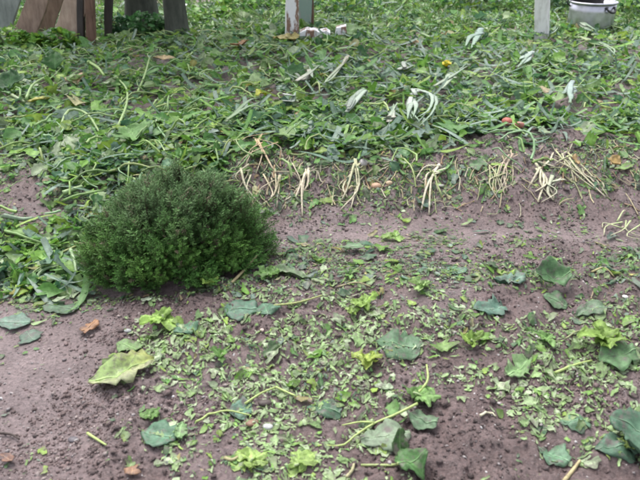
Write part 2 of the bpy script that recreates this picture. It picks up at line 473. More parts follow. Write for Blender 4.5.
# ------------------------------------------------------------------ which leaves stand alone
def zone(a, b):
    if b < 75: r = 'near the posts'
    elif b < 145: r = 'in mid litter'
    elif b < 215: r = "at the litter's front edge"
    elif b < 290: r = 'in the furrow'
    elif b < 360: r = 'mid front bed'
    elif b < 420: r = 'low front bed'
    else: r = 'at the bottom edge'
    if b >= 215 and a < 105: return 'left of the shrub' if b < 290 else ('on the left path' if b < 420 else 'in the bottom left corner')
    return r + ', ' + ('far left' if a < 150 else 'left of centre' if a < 290 else 'centre' if a < 400 else 'right of centre' if a < 520 else 'far right')
ORD = ['leftmost', 'second from left', 'third from left', 'fourth from left', 'fifth from left', 'sixth from left', 'seventh from left', 'eighth from left', 'ninth from left', 'tenth from left', 'eleventh from left', 'twelfth from left']
PENDING = []
def tag_later(o, label, cat, group, a): tag(o, label, cat, group); PENDING.append((a, o))
def settle_labels():
    """alike leaves of one patch are told apart by their order from the left"""
    by = {}
    for a, o in PENDING: by.setdefault(o['label'], []).append((a, o))
    for lab, l in by.items():
        if len(l) < 2: continue
        l.sort(key=lambda t: t[0])
        for k, (a, o) in enumerate(l):
            o['label'] = lab + ', ' + ('rightmost' if k == len(l) - 1 else ORD[k] if k < len(ORD) else ORD[min(len(l) - 1 - k, 11)].replace('left', 'right'))
def word(c):
    r_, g_, b_ = c
    if r_ > g_ * .97: return 'yellowed'
    if g_ > .24: return 'pale green'
    if b_ > g_ * .68: return 'blue-green'
    return 'dark green' if g_ < .115 else 'mid green'
ps_, _ = pixel_size(fg.items, 4, 636, 4, 476)
order = np.argsort(-ps_)[:190]; taken = set(order.tolist())
for i in order:
    it = fg.items[i]; c = it[0].mean(0); a, b, d = P(*c); w = word(np.median(it[2], 0))
    o = solo(it, 'torn_leaf', M_MUDDY)
    tag_later(o, f"{'large' if ps_[i] > 22 else 'small'} {w} torn leaf {zone(a, b)}", 'leaf', f'{w} torn leaves {zone(a, b)}', a)
fg.join('leaf_shreds', M_MUDDY, [it for i, it in enumerate(fg.items) if i not in taken])
ps_, ht_ = pixel_size(cp.items, 5, 635, 40, 290)
order = np.argsort(-ps_ * (ht_ + .02))[:110]; taken = set(order.tolist())
for i in order:
    it = cp.items[i]; c = it[0].mean(0); a, b, d = P(*c); w = word(np.median(it[2], 0))
    o = solo(it, 'fallen_leaf', M_LEAF)
    tag_later(o, f'{w} leaf on top {zone(a, b)}', 'leaf', f'{w} leaves topping the litter {zone(a, b)}', a)
cp.join('leaf_litter', M_LEAF, [it for i, it in enumerate(cp.items) if i not in taken])

# ------------------------------------------------------------------ tubes: stems, stalks, twigs
def tube(path, rad, sides=6, col=(.2, .3, .1), col2=None, flat=1.0, cap=True):
    p = np.asarray(path, float); m = len(p)
    rad = np.broadcast_to(np.asarray(rad, float), (m,))
    tg = np.gradient(p, axis=0); tg /= np.linalg.norm(tg, axis=1, keepdims=True) + 1e-9
    ref = np.array([0, 0, 1.0]) if np.abs(tg[:, 2]).mean() < .8 else np.array([1.0, 0, 0])
    a = np.cross(tg, ref); a /= np.linalg.norm(a, axis=1, keepdims=True) + 1e-9
    b = np.cross(a, tg)
    th = np.linspace(0, 2 * np.pi, sides, endpoint=False)
    V = p[:, None] + rad[:, None, None] * (np.cos(th)[None, :, None] * a[:, None] + flat * np.sin(th)[None, :, None] * b[:, None])
    i = np.arange(m * sides).reshape(m, sides)
    F = np.stack([i[:-1], np.roll(i[:-1], -1, 1), np.roll(i[1:], -1, 1), i[1:]], -1).reshape(-1, 4)
    V = V.reshape(-1, 3)
    if cap:
        V = np.concatenate([V, p[:1], p[-1:]])
        e0 = np.stack([i[0], np.full(sides, m * sides), np.full(sides, m * sides), np.roll(i[0], -1)], -1)
        # caps as thin quads around the end point are degenerate; use tris
        F = [tuple(f) for f in F] + [(i[0][(k + 1) % sides], i[0][k], m * sides) for k in range(sides)] + [(i[-1][k], i[-1][(k + 1) % sides], m * sides + 1) for k in range(sides)]
    t = np.linspace(0, 1, m)[:, None]
    c1 = np.asarray(col, float); c2 = c1 if col2 is None else np.asarray(col2, float)
    C = np.repeat((c1 * (1 - t) + c2 * t)[:, None, :], sides, 1).reshape(-1, 3)
    if cap: C = np.concatenate([C, c1[None], c2[None]])
    return V, F, C
def smooth_path(pts, n=10):
    p = np.asarray(pts, float); m = len(p)
    if m == 2: return p[0] + (p[1] - p[0]) * np.linspace(0, 1, n)[:, None]
    q = np.concatenate([[2 * p[0] - p[1]], p, [2 * p[-1] - p[-2]]])
    out = []
    for t in np.linspace(0, m - 1 - 1e-6, n):
        i = int(t); f = t - i; a, b, c, d = q[i:i + 4]
        out.append(.5 * (2 * b + (c - a) * f + (2 * a - 5 * b + 4 * c - d) * f * f + (-a + 3 * b - 3 * c + d) * f ** 3))
    return np.array(out)
def gpath(pxs, lifts=.006, n=10):
    if np.isscalar(lifts): lifts = [lifts] * len(pxs)
    pts = [G(a, b, h) for (a, b), h in zip(pxs, lifts)]
    s = smooth_path(pts, n)
    lo = H(s[:, 0], s[:, 1]) + .003
    s[:, 2] = np.maximum(s[:, 2], lo); return s
def stalk(name, pxs, rad, col, col2=None, lifts=.008, label=None, cat='stalk', group=None, mat=None, parent=None, flat=1.0, n=10, sides=6, taper=False):
    p = gpath(pxs, lifts, n); b = p[0].copy()
    po = np.array(parent.location) if parent is not None else None
    t = np.linspace(0, 1, len(p))
    r = rad * (1 - .35 * t)
    if taper: r = rad * 1.35 * (1 - .85 * t ** 2.5) * (.7 + .3 * np.sin(np.pi * np.clip(t * 1.5, 0, 1)))
    V, F, C = tube(p - (b if parent is None else po), r, sides, col, col2, flat)
    o = mesh(name, V, F, mat or M_STEM, C, loc=b if parent is None else None, parent=parent)
    return tag(o, label, cat, group) if parent is None else o

# stems lying in the litter: the ones that show on top are objects, the deeper ones one mass
def rand_stem(x, y, L, lift):
    a = rng.uniform(0, 6.28); k = rng.normal(0, .6); pts = []
    if rng.uniform() < .12: k = max(-1.9, min(1.9, k * 2.2))
    for s in np.linspace(-.5, .5, 8):
        aa = a + k * s
        pts.append((x + math.cos(aa) * L * s, y + math.sin(aa) * L * s))
    pts = np.array(pts); z = H(pts[:, 0], pts[:, 1])
    arch = lift + .05 * np.sin(np.linspace(0, np.pi, 8) + rng.uniform(-.5, .5)) * rng.uniform(0, 1)
    return np.concatenate([pts, (z + np.maximum(arch, .006))[:, None]], 1)
stem_xy = scatter(2300, 2.2, 7.4, .62, .3)
spx, spy, sdep = pix(stem_xy)
cov = cover(spx, spy)
pk = .8 * cov ** 2 * (1 - .72 * sstep(190, 360, spx))
ok = (rng.uniform(0, 1, len(stem_xy)) < pk) & ((spy < 200) | (spx < 95)) & ~in_bush(stem_xy, 1.25)
stem_xy = stem_xy[ok]; spx, spy = spx[ok], spy[ok]
VS, FS, CS, off, made = [], [], [], 0, 0
STC = np.array([[.22, .33, .10], [.29, .40, .16], [.18, .29, .10], [.31, .38, .15], [.22, .35, .18]])
for (x, y), a, b in zip(stem_xy, spx, spy):
    L = rng.uniform(.07, .32); p = rand_stem(x, y, L, rng.uniform(.010, .080))
    c = STC[rng.integers(0, 5)] * rng.uniform(.8, 1.2)
    r0 = rng.uniform(.0025, .0068)
    if made < 130 and 4 < a < 636 and 45 < b < 290 and rng.uniform() < .3:
        b0 = p[0].copy(); p[:, 2] += .010
        V, F, C = tube(p - b0, r0 * np.linspace(1.1, .7, 8), 6, c, c * .85)
        o = mesh('broken_stem', V, F, M_STEM, C, loc=b0)
        w = 'pale green' if c[1] > .31 else 'green'
        bend = 'curved' if np.linalg.norm(p[-1] - p[0]) < .9 * L else 'straight'
        tag_later(o, f"{bend} {w} {'thick' if r0 > .0075 else 'thin'} stem {zone(a, b)}", 'stem', f'loose stems {zone(a, b)}', a)
        made += 1
    else:
        V, F, C = tube(p, r0 * np.linspace(1.1, .7, 8), 5, c, c * .85, cap=False)
        VS.append(V); FS.append(F + off); CS.append(C); off += len(V)
tag(mesh('stem_litter', np.concatenate(VS), np.concatenate(FS), M_STEM, np.concatenate(CS)), kind='stuff')

# ------------------------------------------------------------------ soil clods and grit
def lump(seed, flat=.7):
    r = np.random.default_rng(seed)
    th = np.linspace(0, 2 * np.pi, 6, endpoint=False)
    V = [(0, 0, .8)]
    for z, rr in ((.45, .75), (-.2, .95)):
        V += [(math.cos(a + z) * rr, math.sin(a + z) * rr, z) for a in th]
    V = np.array(V) * r.uniform(.55, 1.35, (13, 1)) * (r.uniform(.8, 1.3), r.uniform(.6, 1.0), 1); V[:, 2] *= flat * r.uniform(.6, 1.1)
    F = [(0, 1 + k, 1 + (k + 1) % 6, 1 + (k + 1) % 6) for k in range(6)]
    T = [(0, 1 + k, 1 + (k + 1) % 6) for k in range(6)]
    for k in range(6):
        a, b, c, d = 1 + k, 1 + (k + 1) % 6, 7 + (k + 1) % 6, 7 + k
        T += [(a, d, b), (b, d, c)]
    return V, np.array(T)
LP = [lump(i) for i in range(12)]
def lumps(name, xy, size, col, mat, sink=.15):
    vs, fs, cs, o = [], [], [], 0
    z = H(xy[:, 0], xy[:, 1]); pk = rng.integers(0, 12, len(xy)); yw = rng.uniform(0, 6.28, len(xy))
    for i in range(len(xy)):
        V, T = LP[pk[i]]; c, s = math.cos(yw[i]), math.sin(yw[i])
        Vr = np.stack([V[:, 0] * c - V[:, 1] * s, V[:, 0] * s + V[:, 1] * c, V[:, 2]], -1) * size[i]
        vs.append(Vr + (xy[i, 0], xy[i, 1], z[i] + size[i] * sink)); fs.append(T + o); o += 13
        cs.append(np.broadcast_to(col[i], (13, 3)))
    return tag(mesh(name, np.concatenate(vs), np.concatenate(fs), mat, np.concatenate(cs), smooth=False), kind='stuff')
N = 85000
xy = scatter(N, .75, 4.0)
rough = 1 - .93 * path_mask(xy[:, 0], xy[:, 1]) - .85 * furrow_mask(xy[:, 0], xy[:, 1])
rough *= .30 + 1.1 * sstep(.42, .62, fnoise(xy[:, 0] * 3.1, xy[:, 1] * 3.1, 111))
edge = path_mask(xy[:, 0], xy[:, 1]); rough += 1.2 * np.exp(-((edge - .35) / .3) ** 2) * (edge > .02)
k = (rng.uniform(0, 1, N) < rough) & ~in_bush(xy, .9); xy = xy[k]; n = len(xy)
lumps('soil_clods', xy, np.clip(rng.lognormal(math.log(.0034), .58, n), .0014, .015), np.array([.15, .105, .100]) * rng.uniform(.55, 1.25, (n, 1)), M_SOIL, sink=.05)
N = 7000
xy = scatter(N, .75, 4.0); k = ~in_bush(xy); xy = xy[k]; n = len(xy)
pc = np.array([[.28, .25, .25], [.38, .35, .34], [.20, .17, .17], [.52, .50, .50]])
lumps('pebbles', xy, np.clip(rng.lognormal(math.log(.0028), .45, n), .0013, .008), pc[rng.choice(4, n, p=[.4, .25, .27, .08])] * rng.uniform(.8, 1.1, (n, 1)), M_STONE, sink=.3)

def cluster(spots):
    return np.concatenate([np.stack([rng.normal(0, sx, m), rng.normal(0, sy, m)], -1) + G(a, b)[:2] for a, b, sx, sy, m in spots])
xy = cluster([(75, 412, .11, .10, 900), (110, 335, .10, .10, 450), (150, 300, .14, .05, 500), (200, 412, .10, .06, 600), (575, 396, .13, .05, 900), (620, 330, .10, .12, 700), (470, 262, .45, .05, 900), (330, 262, .20, .05, 600), (40, 460, .14, .05, 700)])
xy = xy[~in_bush(xy, .95)]; n = len(xy); cc = np.where(rng.uniform(0, 1, (n, 1)) < .25, np.array([.25, .205, .195]), np.array([.135, .096, .092])) * rng.uniform(.55, 1.25, (n, 1))
lumps('gravel', xy, np.clip(rng.lognormal(math.log(.0033), .5, n), .0014, .011), cc, M_STONE, sink=.1)

# ------------------------------------------------------------------ the round aromatic shrub
def build_shrub():
    cz = float(H0(*BUSH))
    root = empty('round_shrub', (BUSH[0], BUSH[1], cz), 'dense round dark green needle-leaved shrub growing on the bare soil', 'shrub')
    # sprig prototypes
    protos = []
    for s in range(8):
        r = np.random.default_rng(900 + s); V = []; F = []; C = []
        bx, by = r.normal(0, .16, 2)
        def pt(t): return np.array([bx * t * t, by * t * t, t])
        for k in range(4):
            t = k / 3; p = pt(t); w = .018 * (1.1 - t)
            for a in (0, 2.1, 4.2): V.append(p + (math.cos(a) * w, math.sin(a) * w, 0)); C.append((.10, .075, .05))
        for k in range(3):
            for j in range(3): F.append((k * 3 + j, k * 3 + (j + 1) % 3, k * 3 + 3 + (j + 1) % 3, k * 3 + 3 + j))
        nl = 26
        for k in range(nl):
            t = .22 + .78 * k / (nl - 1); p = pt(t); az = k * 2.4 + r.uniform(-.5, .5)
            el = r.uniform(.25, .95) + .35 * (t > .9); ln = r.uniform(.13, .23) * (1.1 - .35 * t); w = .017 * r.uniform(.8, 1.3)
            d = np.array([math.cos(az) * math.cos(el), math.sin(az) * math.cos(el), math.sin(el)])
            sd_ = np.array([-math.sin(az), math.cos(az), 0]) * w
            b0 = len(V); g = r.uniform(.8, 1.25) * (.85 + .35 * t)
            V += [p, p + d * ln * .55 + sd_, p + d * ln + np.array([0, 0, ln * .1]), p + d * ln * .55 - sd_]
            C += [(.9 * g, 1.0 * g, .9 * g)] * 4; F.append((b0, b0 + 1, b0 + 2, b0 + 3))
        protos.append((np.array(V), np.array(F), np.array(C), np.arange(len(V)) < 12))
    r = np.random.default_rng(5); nt_ = 210; per = 46; n = nt_ * per
    gi = np.arange(nt_) + .5                                       # tufts spread evenly over the dome
    tse = np.clip(1 - gi / nt_ * .98 + r.normal(0, .02, nt_), .01, .995); tph = gi * 2.39996 + r.normal(0, .15, nt_)
    tr = r.uniform(.84, 1.06, nt_) * (1 + .14 * (fnoise(np.cos(tph) * 1.6 + 5, np.sin(tph) * 1.6 + tse * 2.5, 131, 2) - .5) * 2)
    tcol = r.uniform(0, 1, nt_); tl = r.uniform(.8, 1.3, nt_)
    ti = np.repeat(np.arange(nt_), per); se = tse[ti]; ph = tph[ti]; ce = np.sqrt(1 - se ** 2)
    rx = np.cos(ph) * ce; ry = np.sin(ph) * ce
    hz = BH * (1 + .12 * rx - .22 * np.clip(-rx - .25, 0, 1))
    nrm = np.stack([rx / BA, ry / BB, se / BH], -1); nrm /= np.linalg.norm(nrm, axis=1, keepdims=True)
    offv = r.normal(0, .030, (n, 3)); offv -= nrm * (offv * nrm).sum(1, keepdims=True)
    drop = (offv ** 2).sum(1) / .055 + np.where(r.uniform(0, 1, n) < .3, r.uniform(.01, .10, n), 0)
    tip = np.stack([rx * BA, ry * BB, se ** .92 * hz], -1) * tr[ti][:, None] + offv - nrm * drop[:, None] + r.normal(0, .010, (n, 3))
    tipx, tipy = tip[:, 0], tip[:, 1]
    cn = tcol[ti] * .6 + .4 * fnoise(ph * 1.3 + 2, se * 3, 141, 2)
    topness = sstep(.45, .90, se + .5 * (cn - .5))
    ln = r.uniform(.045, .085, n) * tl[ti] * (1 + .30 * topness)
    dn = nrm * .75 + np.array([0, 0, .55]) + offv * 9 + r.normal(0, .20, (n, 3))
    dn /= np.linalg.norm(dn, axis=1, keepdims=True)
    gz_ = np.maximum(H0(tipx + BUSH[0], tipy + BUSH[1]) - cz, -.03)
    base = tip + np.array([0, 0, .012]) - dn * ln[:, None] * .8
    base[:, 2] = np.maximum(base[:, 2], gz_ + .002)
    GR = np.array([.066, .150, .036]); GR2 = np.array([.100, .195, .042]); GT = np.array([.108, .170, .078]); BRN = np.array([.15, .115, .085])
    col = GR + (GR2 - GR) * sstep(.35, .75, cn)[:, None]
    col = col * (1 - topness[:, None] * .85) + GT * topness[:, None] * .85
    br = (r.uniform(0, 1, n) < .02 + .06 * topness)[:, None]
    col = np.where(br, BRN, col) * r.uniform(.7, 1.3, (n, 1))
    up = np.cross(dn, np.tile([0.3, 1, .1], (n, 1))); up /= np.linalg.norm(up, axis=1, keepdims=True); vv = np.cross(dn, up)
    M = np.stack([up, vv, dn], -1)
    pk = r.integers(0, 8, n); vs, fs, cs, o = [], [], [], 0
    for k, (V, F, C, st) in enumerate(protos):
        q = np.where(pk == k)[0]
        L = np.einsum('nij,vj->nvi', M[q], V) * ln[q][:, None, None] + base[q][:, None, :]
        cc = np.where(st[None, :, None], C[None], C[None] * col[q][:, None, :])
        m = len(V); vs.append(L.reshape(-1, 3)); cs.append(cc.reshape(-1, 3))
        fs.append((F[None] + (np.arange(len(q)) * m)[:, None, None]).reshape(-1, 4) + o); o += m * len(q)
    tag(mesh('foliage', np.concatenate(vs), np.concatenate(fs), M_BUSH, np.concatenate(cs), smooth=False, parent=root), kind='stuff')
    for k in range(34):
        a = random.uniform(0, 6.28); e = random.uniform(.25, 1.0); q = .8
        tip = np.array([math.cos(a) * e * BA * q * .9, math.sin(a) * e * BB * q * .9, BH * q * math.sqrt(max(.08, 1 - (e * .9) ** 2))])
        p = smooth_path([(math.cos(a) * .03, math.sin(a) * .03, -.01), tip * (.5, .5, .42), tip], 6)
        V, F, C = tube(p, np.linspace(.006, .002, 6), 5, (.11, .08, .055))
        mesh('woody_stem', V, F, M_DRY, C, parent=root)
build_shrub()

# ------------------------------------------------------------------ single leaves with a face of their own
def big_leaf(name, c, size, yaw, kind, col, seed, tilt=0., taz=0., asp=1., lift=.0, nu=12, nv=8, label='', tip=None, fold=None, curl=0., cat='leaf', group=None, stem=None, half=None):
    """a large leaf > blade, midrib (, stalk) at pixel c"""
    g = G(*c); Vt, F, sh, mid = leaf_proto(kind, seed, nu, nv, tears=.35)
    V = Vt.copy()
    if fold is not None: V[:, 2] += fold * np.abs(V[:, 0])
    if curl: V[:, 2] += curl * (V[:, 1] ** 2 * 2 + .12 * np.sin(V[:, 0] * 14 + V[:, 1] * 9))
    if curl <= .1 and tilt < .3 and kind != 'lettuce': V[:, 2] *= .45
    V[:, 0] *= asp; V = V * size
    Mx = rot(np.array([yaw]), np.array([tilt]), np.array([taz]))[0]
    L = V @ Mx.T
    wx, wy = L[:, 0] + g[0], L[:, 1] + g[1]
    zz = H(wx, wy) + (L[:, 2] - L[:, 2].min()) * 1.0 + .004 + lift
    root = empty(name, g, label, cat, group)
    if col[1] < .16 and name == 'squash_leaf' and c[1] > 230: col = tuple(np.array(col) * 1.35 + np.array([.045, .055, .04]))
    t = (np.arange(len(V)) // (nv + 1)) / nu; sx = (np.arange(len(V)) % (nv + 1)) / nv * 2 - 1
    C = np.array(col)[None] * sh[:, None]
    if tip is not None:
        w = sstep(.35, .95, t + .15 * np.sin(sx * 5))[:, None]; C = C * (1 - w) + np.array(tip)[None] * sh[:, None] * w
    if half is not None:
        w = (sx > .1)[:, None] * .85; C = C * (1 - w) + np.array(half)[None] * sh[:, None] * w
    # side veins
    vein = np.exp(-((np.abs(sx) * .55 + t * 5.0) % 1 - .5) ** 2 / .012) * .16
    C = C * (1 + vein[:, None])
    W_ = np.stack([wx - g[0], wy - g[1], zz - g[2]], -1)
    o = mesh('blade', W_, F, M_MUDDY if c[1] > 230 else M_LEAF, C, parent=root)
    sd_ = o.modifiers.new('thickness', 'SOLIDIFY'); sd_.thickness = .0012; sd_.offset = -1
    m0 = W_.reshape(nu + 1, nv + 1, 3)[:, nv // 2]
    mv = m0 + (0, 0, .0010)
    V2, F2, C2 = tube(mv, np.linspace(.0024, .0006, len(mv)) * (size / .16) ** .6, 5, np.array(col) * 1.15 + np.array([.07, .08, .05]))
    mesh('midrib', V2, F2, M_STEM, C2, parent=o)
    if stem:
        ps = np.array([G(a, b, .006) for a, b in stem]) - g
        p = smooth_path([m0[0]] + list(ps), 7)
        V2, F2, C2 = tube(p, np.linspace(.0042, .0036, 7), 6, (.28, .34, .14))
        mesh('stalk', V2, F2, M_STEM, C2, parent=root)
    return root
big_leaf('cabbage_leaf', (123, 376), .20, R(-76), 'oval', (.29, .40, .15), 11, asp=1.15, tilt=.12, taz=0, curl=.16, lift=.012, tip=(.36, .40, .13), half=(.40, .42, .25),
         label='large pale yellow-green leaf with a folded lower half on the soil below the shrub')
big_leaf('squash_leaf', (550, 284), .125, R(92), 'squash', (.050, .120, .042), 52, tilt=.42, taz=0.0, asp=.85, curl=.16, lift=.03,
         label='big dark green leaf standing curled up on bare soil at right')
big_leaf('squash_leaf', (630, 437), .125, R(58), 'squash', (.032, .085, .050), 13, tilt=.25, taz=.4, asp=1.0, lift=.02, curl=.1,
         label='large dark blue-green leaf cut off by the right edge, upper one of the cluster', group='dark leaves at the right edge')
big_leaf('squash_leaf', (614, 452), .11, R(100), 'squash', (.036, .090, .056), 14, tilt=.1, asp=.8, curl=.05,
         label='dark blue-green leaf lying flat under the leaf cut off by the right edge', group='dark leaves at the right edge')
big_leaf('squash_leaf', (640, 452), .13, R(20), 'squash', (.030, .078, .046), 15, tilt=.35, taz=2, asp=1.0, curl=.1,
         label='dark shiny leaf at the very right edge, lowest of its cluster', group='dark leaves at the right edge')
big_leaf('bean_leaf', (411, 466), .09, R(-60), 'squash', (.085, .19, .062), 16, tilt=.18, taz=1, asp=1.0, curl=.12, lift=.006, stem=[(392, 463), (361, 461)],
         label='fresh mid green leaf with a yellow stalk at the bottom edge')
big_leaf('bean_leaf', (399, 451), .07, R(5), 'oval', (.055, .12, .035), 36, tilt=.75, taz=.2, asp=1.1, curl=.12, lift=.006,
         label='dark green leaf tipped up behind the fresh leaf with the yellow stalk')
big_leaf('squash_leaf', (385, 437), .135, R(96), 'squash', (.215, .285, .190), 17, tilt=.1, asp=.75, curl=.08,
         label='pale grey-green leaf lying underside up below the forked stem')
big_leaf('squash_leaf', (421, 421), .085, R(70), 'squash', (.14, .22, .13), 18, tilt=.16, taz=2, asp=.9, curl=.12,
         label='grey-green torn leaf right of the forked stem end')
big_leaf('squash_leaf', (398, 346), .145, R(75), 'squash', (.105, .195, .105), 19, tilt=.10, asp=.95, curl=.05,
         label='wide flat grey-green leaf in the middle of the front bed')
big_leaf('squash_leaf', (241, 311), .115, R(95), 'squash', (.052, .120, .080), 20, asp=1.0, curl=.04,
         label='dark blue-green flat leaf in front of the shrub, left of two')
big_leaf('squash_leaf', (266, 312), .085, R(15), 'squash', (.055, .125, .078), 21, asp=1.0, curl=.08,
         label='dark blue-green flat leaf in front of the shrub, right of two')
big_leaf('squash_leaf', (159, 437), .10, R(85), 'squash', (.055, .13, .078), 22, asp=.9, curl=.05,
         label='dark blue-green leaf with a pale scrap beside it at lower left')
big_leaf('lettuce_leaf', (181, 434), .06, R(0), 'lettuce', (.22, .36, .16), 23, asp=.9, curl=.1, lift=.005,
         label='small pale green scrap right of the dark blue-green leaf at lower left')
big_leaf('cabbage_leaf', (129, 347), .10, R(70), 'oval', (.20, .31, .13), 24, asp=1.3, curl=.12,
         label='rounded light green leaf just above the large yellow-green leaf')
big_leaf('lettuce_leaf', (147, 303), .05, R(60), 'oval', (.42, .48, .36), 25, asp=1.2, curl=.1, lift=.005,
         label='small whitish leaf on bare soil just below the shrub')
big_leaf('squash_leaf', (186, 330), .085, R(40), 'squash', (.055, .125, .075), 26, curl=.05,
         label='dark blue-green leaf right of the bright lettuce seedling')
big_leaf('squash_leaf', (324, 410), .10, R(80), 'squash', (.085, .165, .10), 27, curl=.06, asp=.8,
         label='blue-green leaf left of the forked stem among pale shreds')
big_leaf('squash_leaf', (240, 410), .07, R(100), 'squash', (.06, .135, .095), 28, curl=.05,
         label='small dark teal leaf among the pale shreds, lower centre left')
big_leaf('squash_leaf', (490, 308), .12, R(110), 'squash', (.055, .120, .090), 29, curl=.1, asp=.8,
         label='dark teal leaf left of the standing curled leaf and nearer')
big_leaf('squash_leaf', (508, 281), .12, R(80), 'squash', (.075, .140, .105), 30, curl=.08, asp=.55,
         label='narrow blue-grey leaf left of the standing curled leaf')
big_leaf('squash_leaf', (456, 271), .075, R(40), 'squash', (.075, .155, .100), 31, curl=.06,
         label='small blue-green leaf on bare soil behind the front bed')
big_leaf('cabbage_leaf', (289, 274), .17, R(72), 'oval', (.18, .26, .14), 32, asp=.55, curl=.06, lift=.006,
         label='long pale green leaf stretching right from the seedling beside the shrub')
big_leaf('squash_leaf', (555, 302), .085, R(60), 'squash', (.11, .19, .10), 33, curl=.06,
         label='mid green leaf lying in front of the standing curled leaf')
big_leaf('squash_leaf', (590, 310), .10, R(100), 'squash', (.13, .20, .12), 34, curl=.06, asp=.8,
         label='grey-green flat leaf nearer right of the standing curled leaf')
big_leaf('squash_leaf', (616, 358), .12, R(100), 'squash', (.13, .24, .11), 35, curl=.1, asp=.9, lift=.01,
         label='green flat leaf beside the tall seedling at right')
big_leaf('squash_leaf', (575, 425), .09, R(100), 'squash', (.06, .13, .075), 37, curl=.1, asp=.8,
         label='dark green ragged leaf on smooth soil left of the right edge cluster')
big_leaf('squash_leaf', (555, 452), .085, R(45), 'squash', (.07, .145, .085), 38, curl=.1, asp=.9,
         label='dark green leaf above the straw-coloured stick')
big_leaf('lettuce_leaf', (518, 372), .10, R(-50), 'lettuce', (.24, .38, .17), 39, curl=.1, asp=1.0, lift=.006,
         label='bright pale lettuce leaf on bare soil right of centre')
big_leaf('squash_leaf', (12, 323), .13, R(90), 'squash', (.085, .150, .115), 40, curl=.04, asp=.6,
         label='flat blue-grey leaf at the left edge on the wet path')
big_leaf('squash_leaf', (30, 338), .08, R(40), 'squash', (.06, .10, .075), 41, curl=.06,
         label='small dark leaf on the wet path right of the blue-grey leaf')
big_leaf('cabbage_leaf', (352, 252), .10, R(85), 'oval', (.17, .28, .15), 42, asp=1.0, curl=.06, lift=.02,
         label='pale green pointed leaf in the furrow strip behind the front bed')
big_leaf('cabbage_leaf', (384, 387), .055, R(85), 'oval', (.36, .44, .30), 43, asp=1.4, curl=.1, lift=.004,
         label='small rounded whitish-green leaf left of the seedling with a bent stem')
big_leaf('squash_leaf', (60, 308), .15, R(70), 'squash', (.11, .18, .11), 44, curl=.06, asp=.6,
         label='grey-green flat leaf at the edge of the path left of the shrub')
big_leaf('squash_leaf', (135, 148), .19, R(30), 'squash', (.14, .27, .085), 45, curl=.12, lift=.07, tilt=.25, taz=0,
         label='broad bright green leaf on the litter behind the shrub')
big_leaf('squash_leaf', (58, 76), .16, R(10), 'squash', (.05, .14, .035), 46, curl=.12, lift=.08, tilt=.7, taz=0,
         label='upright saturated green leaf in the litter below the leaning boards')
big_leaf('squash_leaf', (14, 96), .20, R(10), 'squash', (.045, .12, .04), 47, curl=.12, lift=.07, tilt=.6, taz=0,
         label='large dark green leaf in the litter at the left edge')
big_leaf('squash_leaf', (350, 42), .24, R(95), 'squash', (.11, .22, .06), 48, curl=.1, lift=.08, tilt=.3, taz=0, asp=.9,
         label='large bright green leaf beside the white board scrap far back')
for c, s, k, cc, lab in [((8, 462), .05, 'oval', (.26, .15, .11), 'reddish-brown dead leaf at the bottom left corner'),
                         ((133, 473), .04, 'squash', (.36, .22, .14), 'orange-brown leaf at the bottom edge below the yellow-green leaf'),
                         ((90, 330), .07, 'scrap', (.36, .20, .11), 'small orange-brown withered leaf on the soil below the shrub'),
                         ((573, 175), .05, 'scrap', (.36, .25, .12), 'orange leaf at the front edge of the litter at right'),
                         ((612, 173), .065, 'squash', (.38, .27, .11), 'orange-yellow leaf on the ridge at the right edge'),
                         ((165, 68), .16, 'squash', (.52, .40, .22), 'cream withered flower in the litter behind the shrub'),
                         ((77, 90), .14, 'squash', (.50, .36, .22), 'peach withered flower in the litter at left'),
                         ((42, 111), .15, 'oval', (.46, .44, .12), 'yellow leaf in the litter at left'),
                         ((240, 55), .17, 'scrap', (.42, .24, .12), 'rusty withered leaf far back left of the white post'),
                         ((415, 52), .14, 'scrap', (.48, .34, .20), 'peach withered leaf far back right of the white board scrap'),
                         ((446, 75), .12, 'oval', (.65, .55, .06), 'bright yellow flower in the litter, centre right'),
                         ((262, 107), .10, 'oval', (.40, .42, .06), 'yellow-green fruit scrap in the litter, centre left'),
                         ((286, 48), .22, 'scrap', (.44, .38, .14), 'yellowish withered foliage in front of the white post')]:
    big_leaf('withered_leaf', c, s, rng.uniform(0, 6), k, cc, int(rng.integers(600, 700)), curl=.15, lift=.006 if c[1] > 200 else .075, nu=7, nv=6, label=lab)

